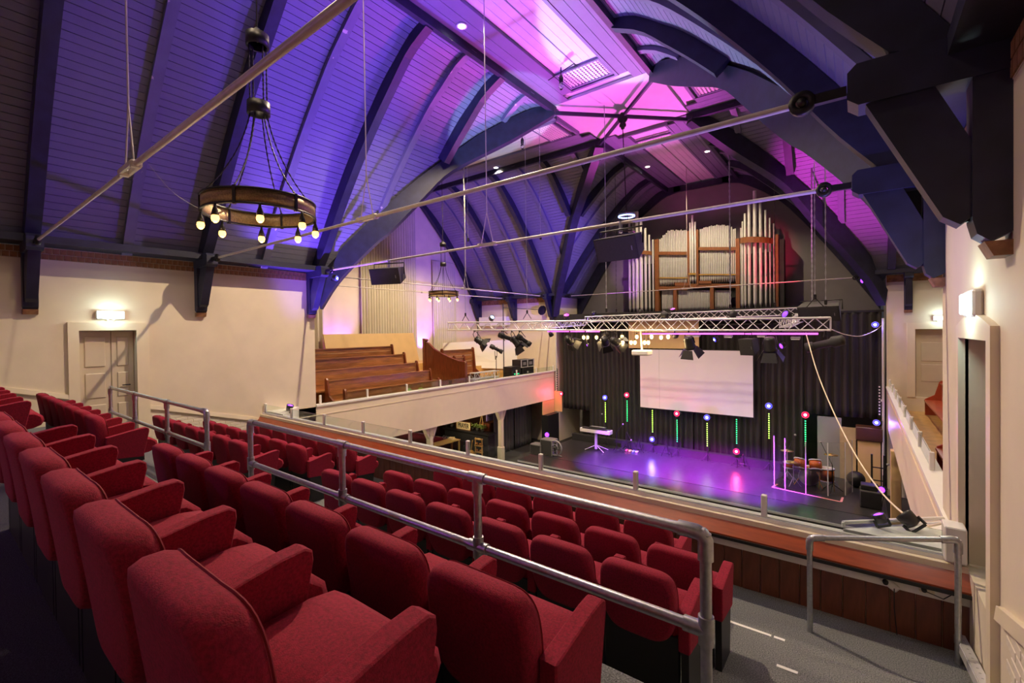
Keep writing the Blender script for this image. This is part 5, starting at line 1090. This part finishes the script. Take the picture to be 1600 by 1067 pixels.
# right wing: organ console, wooden boards, speaker
t = thing('organ_console', 'dark wooden organ console at the right wing', 'console', (.05, 19.5, STAGE)); a = at(1337, 665, y=19.55); b = at(1379, 690, y=19.55)
obj('case', MB().bbox(((a.x+b.x)/2, 19.62, (a.z+b.z)/2), (b.x-a.x, .5, a.z-b.z), bev=.02), mat('dark_walnut', (.07, .025, .015), .4, var=.3, scale=3), t); obj('plinth', MB().bbox(((a.x+b.x)/2, 19.65, (STAGE+b.z)/2), (b.x-a.x-.1, .4, b.z-STAGE), bev=.01), M_TAN, t)
tag(obj('plywood_sheet', MB().box((-.55, 19.7, STAGE), (-.1, 19.74, -3.5)), mat('pale_panel', (.45, .35, .22), .6, var=.1)), 'pale wooden panel beside the organ console', 'panel')
tag(obj('grey_panel', MB().box((-1.2, 19.75, STAGE), (-.5, 19.78, -3.2)), M_GREY), 'grey panel behind the clear drum screen', 'panel')
sp = thing('stage_speaker', 'black speaker box on the floor by the right gallery', 'loudspeaker', (.35, 17.2, FLOOR)); p = at(1382, 805, x=.3)
obj('cabinet', MB().bbox((.25, 17.1, STAGE+.25), (.5, .5, .5), bev=.02), M_CHAR, sp); obj('grille', MB().bbox((.25, 16.84, STAGE+.25), (.44, .012, .44)), M_BLACK, sp)
p = at(1378, 765, y=17.2); led_par('violet LED lamp on the speaker box by the right gallery', p, (-.3, -1, .1), M_LEDV, None, 1.0); tag(obj('small_mixer', MB().bbox((.22, 17.1, STAGE+.58), (.4, .35, .14), bev=.02), M_BLACK), 'small black mixer on the speaker box by the right gallery', 'mixer')
tag(obj('ladder_rack', MB().beam((.3, 18.2, STAGE), (.3, 18.2, -4.0), .05, .05).beam((.6, 18.2, STAGE), (.6, 18.2, -4.0), .05, .05).beam((.3, 18.2, -4.4), (.6, 18.2, -4.4), .03, .03).beam((.3, 18.2, -4.8), (.6, 18.2, -4.8), .03, .03), M_BLACK), 'thin black rack frame below the right gallery', 'rack')
mic_stand('microphone stand below the right gallery', .55, 17.5, (.65, 17.3, -4.05))
tag(obj('timber_pillar', MB().bbox((.78, 16.3, (FLOOR+GB)/2), (.22, .3, GB-FLOOR), bev=.01), M_TAN), 'tan timber pillar under the right gallery', 'pillar')
# wooden lectern-like boxes at the left stage post
t = thing('post_box', 'tan wooden box under the gallery end at the left stage post', 'box', (-11.95, 19.0, -4.2)); obj('side', MB().box((XL-.02, 18.3, -4.05), (XL+.02, 19.35, GB-.02)), M_TAN, t); obj('front', MB().box((XL+.02, 19.36, -4.0), (XL+.45, 19.4, -3.0)), M_TAN, t); obj('base', MB().box((XL-.05, 18.3, FLOOR), (XL+.3, 19.3, -4.05)), M_BLACK, t)
# cable from the truss to the right shelf, cable loop to the blue lamp
def cable(label, pts, r, m, name='cable'):
    P_ = [Vector(p) for p in pts]; Q = [2*P_[0]-P_[1]]+P_+[2*P_[-1]-P_[-2]]; D = []
    for i in range(1, len(Q)-2):
        for k in range(10):
            t = k/10; a, b, c, d = Q[i-1], Q[i], Q[i+1], Q[i+2]; D.append(.5*((2*b)+(c-a)*t+(2*a-5*b+4*c-d)*t*t+(3*b-a-3*c+d)*t**3))
    D.append(P_[-1]); return tag(obj(name, MB().tube(D, r, 6), m), label, 'cable')
cable('pale cable sagging from the truss to the right balcony corner', [at(1259, 520, y=12.8), at(1280, 590, y=11.4), at(1320, 680, y=9.6), at(1370, 760, y=8.0), at(1430, 815, y=6.4), (.62, 5.55, -1.75)], .011, M_TRIM)
cable('thin purple-lit cable looping to the upper blue lamp', [at(1300, 515, y=12.9), at(1322, 523, y=15), at(1345, 525, y=17), at(1366, 517, y=19.2), at(1378, 508, y=19.4)], .012, M_TRIM)
cable('thin wire from the nearest tie rod to the chandelier ring', [at(232, 256, y=1.5), at(270, 300, y=1.8), at(310, 325, y=2.2), at(331, 332, y=2.5)], .003, M_GREY)
# ================================================================== UNDER THE LEFT GALLERY: COLUMNS AND PRAYER CORNER
for i, (y, lab) in enumerate(((15.47, 'cream column under the left gallery by the dark drapes'), (11.35, 'cream column under the left gallery behind the balcony rail'), (7.3, 'cream column under the left gallery nearest the balcony'))):
    t = thing('gallery_column', lab, 'column', (-12.3, y, FLOOR), 'cream columns under the left gallery')
    obj('shaft', MB().bbox((-12.3, y, (FLOOR+GB)/2), (.2, .2, GB-FLOOR), bev=.03), M_TRIM, t); obj('base', MB().bbox((-12.3, y, FLOOR+.3), (.25, .25, .6), bev=.03), M_TRIM, t)
    for s in (-1, 1): obj('bracket', MB().prism([(-12.39, y+s*.1, GB-.45), (-12.39, y+s*.32, GB), (-12.39, y+s*.1, GB)], (.18, 0, 0)), M_TRIM, t)
for i, (y0, y1) in enumerate(((15.7, 17.2), (17.25, 18.7))): drape('hall_drape', 'dark grey drape under the left gallery, %s' % ['left panel', 'right panel'][i], 'curtain', (-12.9, y0), (-12.9, y1), FLOOR+.02, GB-.02, mat('grey_drape', (.07, .07, .075), .9), 14, .05, 'dark drapes under the gallery', seed=40+i, side=(1, 0))
M_DWW = mat('dark_wood_wall', (.06, .022, .012), .5, var=.3, scale=3, stretch=(1, 5, .5))
slab('wall_hall_left', (-16.6, YN, FLOOR), (-16.5, YF, GB), M_DWW, 'dark wooden wall under the left gallery')
slab('wall_hall_back', (-16.5, 16.75, FLOOR), (-12.98, 16.8, GB), M_DWW, 'dark wall behind the prayer corner')
YP = 15.2; ZT = -4.50
def px(u, v, y=YP): return at(u, v, y=y)
t = thing('counter', 'black counter in the prayer corner under the gallery', 'counter', (-14.1, YP, FLOOR))
obj('top', MB().box((-15.55, YP-.05, ZT-.06), (-12.7, YP+.5, ZT)), M_BLACK, t); obj('front', MB().box((-15.45, YP, FLOOR), (-12.8, YP+.45, ZT-.06)), M_MATBLACK, t)
s_ = thing('prayer_sign', 'pale sign reading PRAYER standing on the black counter', 'sign', (-14.35, YP+.1, ZT))
x0, x1, z0, z1 = px(711, 667).x, px(732.5, 667).x, ZT+.01, ZT+.36
obj('board', MB().box((x0, YP+.1, z0), (x1, YP+.13, z1)), mat('sign_cream', (.80, .66, .36), .5), s_)
obj('frame', MB().box((x0-.025, YP+.09, z1), (x1+.025, YP+.13, z1+.025)).box((x0-.025, YP+.09, z0-.01), (x1+.025, YP+.13, z0+.01)).box((x0-.025, YP+.09, z0), (x0, YP+.13, z1)).box((x1, YP+.09, z0), (x1+.025, YP+.13, z1)), M_PEWD, s_)
def text_mesh(txt, size, m, parent, loc, rot, name='lettering', xs=1.0, ext=.004):
    cu = bpy.data.curves.new('txt', 'FONT'); cu.body = txt; cu.size = size; cu.align_x = 'CENTER'; cu.align_y = 'CENTER'; cu.extrude = ext; cu.offset = .004
    to = bpy.data.objects.new('txt', cu); COL.objects.link(to); dg = bpy.context.evaluated_depsgraph_get(); me = bpy.data.meshes.new_from_object(to.evaluated_get(dg)); bpy.data.objects.remove(to)
    me.name = name; me.materials.clear(); me.materials.append(m); o = bpy.data.objects.new(name, me); COL.objects.link(o); o.parent = parent; o.location = Vector(loc)-ORG[parent.name]; o.rotation_euler = rot; o.scale = (xs, 1, 1); return o
FY = (math.pi/2, 0, 0)
text_mesh('PRAYER', .30, mat('sign_black', (.03, .02, .015), .5), s_, ((x0+x1)/2, YP+.095, (z0+z1)/2), FY, xs=(x1-x0)*.92/(.30*4.1))
a = px(698, 684, YP-.02); g2 = thing('small_sign', 'small dark plaque with GOD in pale letters on the counter front', 'sign', (a.x, YP-.03, a.z))
obj('plate', MB().box((a.x-.24, YP-.03, a.z-.13), (a.x+.24, YP-.01, a.z+.13)), M_BLACK, g2); text_mesh('GOD', .22, M_GREY, g2, (a.x, YP-.035, a.z), FY)
XS = -13.2; sg = thing('hanging_sign', 'lilac hanging sign with arrow under the left gallery', 'sign', (XS, 15.97, -4.05)); y0, y1 = 15.6, 16.36
obj('board', MB().box((XS-.03, y0, -4.05), (XS, y1, -3.52)), mat('lilac_sign', (.45, .32, .75), .4), sg)
obj('arrow', MB().prism([(XS+.004, 16.05, -3.87), (XS+.004, 16.18, -3.87), (XS+.004, 16.18, -3.91), (XS+.004, 16.29, -3.84), (XS+.004, 16.18, -3.77), (XS+.004, 16.18, -3.81), (XS+.004, 16.05, -3.81)], (.004, 0, 0)), M_BLACK, sg)
obj('script_line', MB().tube([(XS+.006, 15.72+.03*k, -3.85+.03*math.sin(k*2.1)) for k in range(10)], .008, 5), M_BLACK, sg)
obj('hanger', MB().tube([(XS-.015, y0+.1, -3.52), (XS-.015, y0+.1, GB)], .006, 5).tube([(XS-.015, y1-.1, -3.52), (XS-.015, y1-.1, GB)], .006, 5), M_GREY, sg)
o = thing('hall_cupboard', 'tall reddish wooden cupboard below the lilac sign', 'cupboard', (-13.4, 16.2, FLOOR)); obj('body', MB().bbox((-13.45, 16.2, FLOOR+.72), (.5, .9, 1.44), bev=.02), M_PEWD, o)
for s in (0, 1): d_ = obj('door', MB().bbox((-13.19, 15.99+s*.43, FLOOR+.72), (.02, .41, 1.34), bev=.008), M_PEWD, o); obj('knob', MB().ball((-13.17, 16.13+s*.14, FLOOR+.75), .02, 6), M_GOLD, d_)
M_LEAF = mat('plant_leaf', (.25, .34, .08), .6, var=.4, scale=20); M_POT = mat('dark_pot', (.05, .045, .04), .6)
def plant(label, u, h, n):
    p = px(u, 672, YP+.25); t = thing('potted_plant', label, 'plant', (p.x, YP+.25, ZT), 'plants on the prayer counter'); rnd = random.Random(int(u*7)); y_ = YP+.25
    obj('pot', MB().lathe((p.x, y_, ZT), [(.06, 0), (.085, .14), (.08, .14), (.07, .12)], 12), M_POT, t); mb = MB()
    for k in range(n):
        a = rnd.uniform(0, 6.28); r = rnd.uniform(.04, .15); z = ZT+.15+rnd.uniform(.02, h); c = Vector((p.x+r*math.cos(a), y_+r*math.sin(a), z)); d = Vector((math.cos(a), math.sin(a), rnd.uniform(-.3, .8))).normalized(); s = d.cross(Vector((0, 0, 1))).normalized()*.03; l = rnd.uniform(.08, .14)
        mb.add([c, c+d*l*.5+s, c+d*l, c+d*l*.5-s, c+d*l*.5+Vector((0, 0, .006))], [(0, 1, 4), (1, 2, 4), (2, 3, 4), (3, 0, 4)])
        mb.tube([(p.x, y_, ZT+.13), c], .003, 3, cap=False)
    o = obj('foliage', mb, M_LEAF, t, recalc=False); o['kind'] = 'stuff'
for u, h, n, lab in ((697, .2, 45, 'bushy plant left of the PRAYER sign'), (706, .34, 35, 'taller plant close left of the PRAYER sign'), (738, .14, 55, 'leafy plant just right of the PRAYER sign'), (746, .14, 55, 'second leafy plant right of the PRAYER sign'), (754, .12, 55, 'third leafy plant, at the right end of the counter')): plant(lab, u, h, n)
e = px(752, 662, YP+.42); t = thing('display_easel', 'thin wooden A-shaped easel on the counter', 'easel', (e.x, YP+.42, ZT))
for s in (-1, 1): obj('leg', MB().beam((e.x, YP+.46, ZT+.75), (e.x+s*.16, YP+.4, ZT), .025, .02, (0, 1, 0)), M_STEP, t)
obj('crossbar', MB().beam((e.x-.09, YP+.4, ZT+.3), (e.x+.09, YP+.4, ZT+.3), .02, .02), M_STEP, t)
a = px(748, 690, YP-.4); ax, ay = a.x, YP-.4; t = thing('wooden_rack', 'narrow orange wooden rack with ornaments before the counter', 'rack', (ax, ay, FLOOR))
for s in (-1, 1): obj('upright', MB().box((ax+s*.18-.02, ay-.02, FLOOR), (ax+s*.18+.02, ay+.02, FLOOR+1.0)), M_STEP, t)
for k in range(4): obj('shelf', MB().box((ax-.18, ay-.08, FLOOR+.1+k*.28), (ax+.18, ay+.08, FLOOR+.13+k*.28)), M_STEP, t)
for k in range(6): obj('ornament', MB().ball((ax-.1+.2*(k % 2), ay, FLOOR+.19+.28*(k//2)), .055, 6), mat('terracotta', (.55, .22, .06), .5), t)
t = thing('wooden_lute', 'round wooden instrument leaning on the narrow rack', 'instrument', (ax-.4, ay-.05, FLOOR)); obj('body', MB().ball((ax-.4, ay-.05, FLOOR+.24), .17, 8, 1.2), mat('lute_wood', (.55, .27, .06), .35), t); obj('neck', MB().tube([(ax-.4, ay-.05, FLOOR+.4), (ax-.36, ay, FLOOR+.85)], .025, 6), M_STEP, t)
t = thing('long_table', 'long light wooden table under the left gallery', 'table', (-14.45, 14.2, FLOOR)); obj('top', MB().box((-14.75, 13.4, FLOOR+.72), (-14.2, 14.95, FLOOR+.76)), M_STEP, t)
for sx, sy in ((-14.7, 13.45), (-14.25, 13.45), (-14.7, 14.9), (-14.25, 14.9)): obj('leg', MB().box((sx-.03, sy-.03, FLOOR), (sx+.03, sy+.03, FLOOR+.72)), M_STEP, t)
M_PAPER = mat('paper_tan', (.75, .58, .32), .6)
for i, (dz, rz) in enumerate(((.785, 0), (.835, .4))): tag(obj('book', MB().bbox((-14.5, 14.7, FLOOR+dz), (.3-.06*i, .22-.04*i, .045), rz=rz, bev=.008), M_PAPER), '%s book lying on the long wooden table' % ['lower', 'upper'][i], 'book', 'books on the long table')
# warm lamps under the left gallery
for i, y in enumerate((10.0, 14.3)):
    t = thing('under_gallery_lamp', 'round warm lamp under the left gallery ceiling, %s' % ['near the balcony', 'over the prayer corner'][i], 'lamp', (-13.6, y, GB-.05)); obj('disc', MB().lathe((-13.6, y, GB-.04), [(.12, 0), (.14, .04)], 20), M_DOWNL, t); obj('rim', MB().lathe((-13.6, y, GB-.04), [(.14, 0), (.16, 0), (.16, .04), (.14, .04), (.14, 0)], 20), M_WHITE, t); light('POINT', (-13.6, y, GB-.14), 45, WARM, size=.1, parent=t)
# ------------------------------------------------------------------ lift the whole place so that the hall floor is z = 0
for o in list(SC.objects):
    if o.parent is None: o.location.z += LIFT
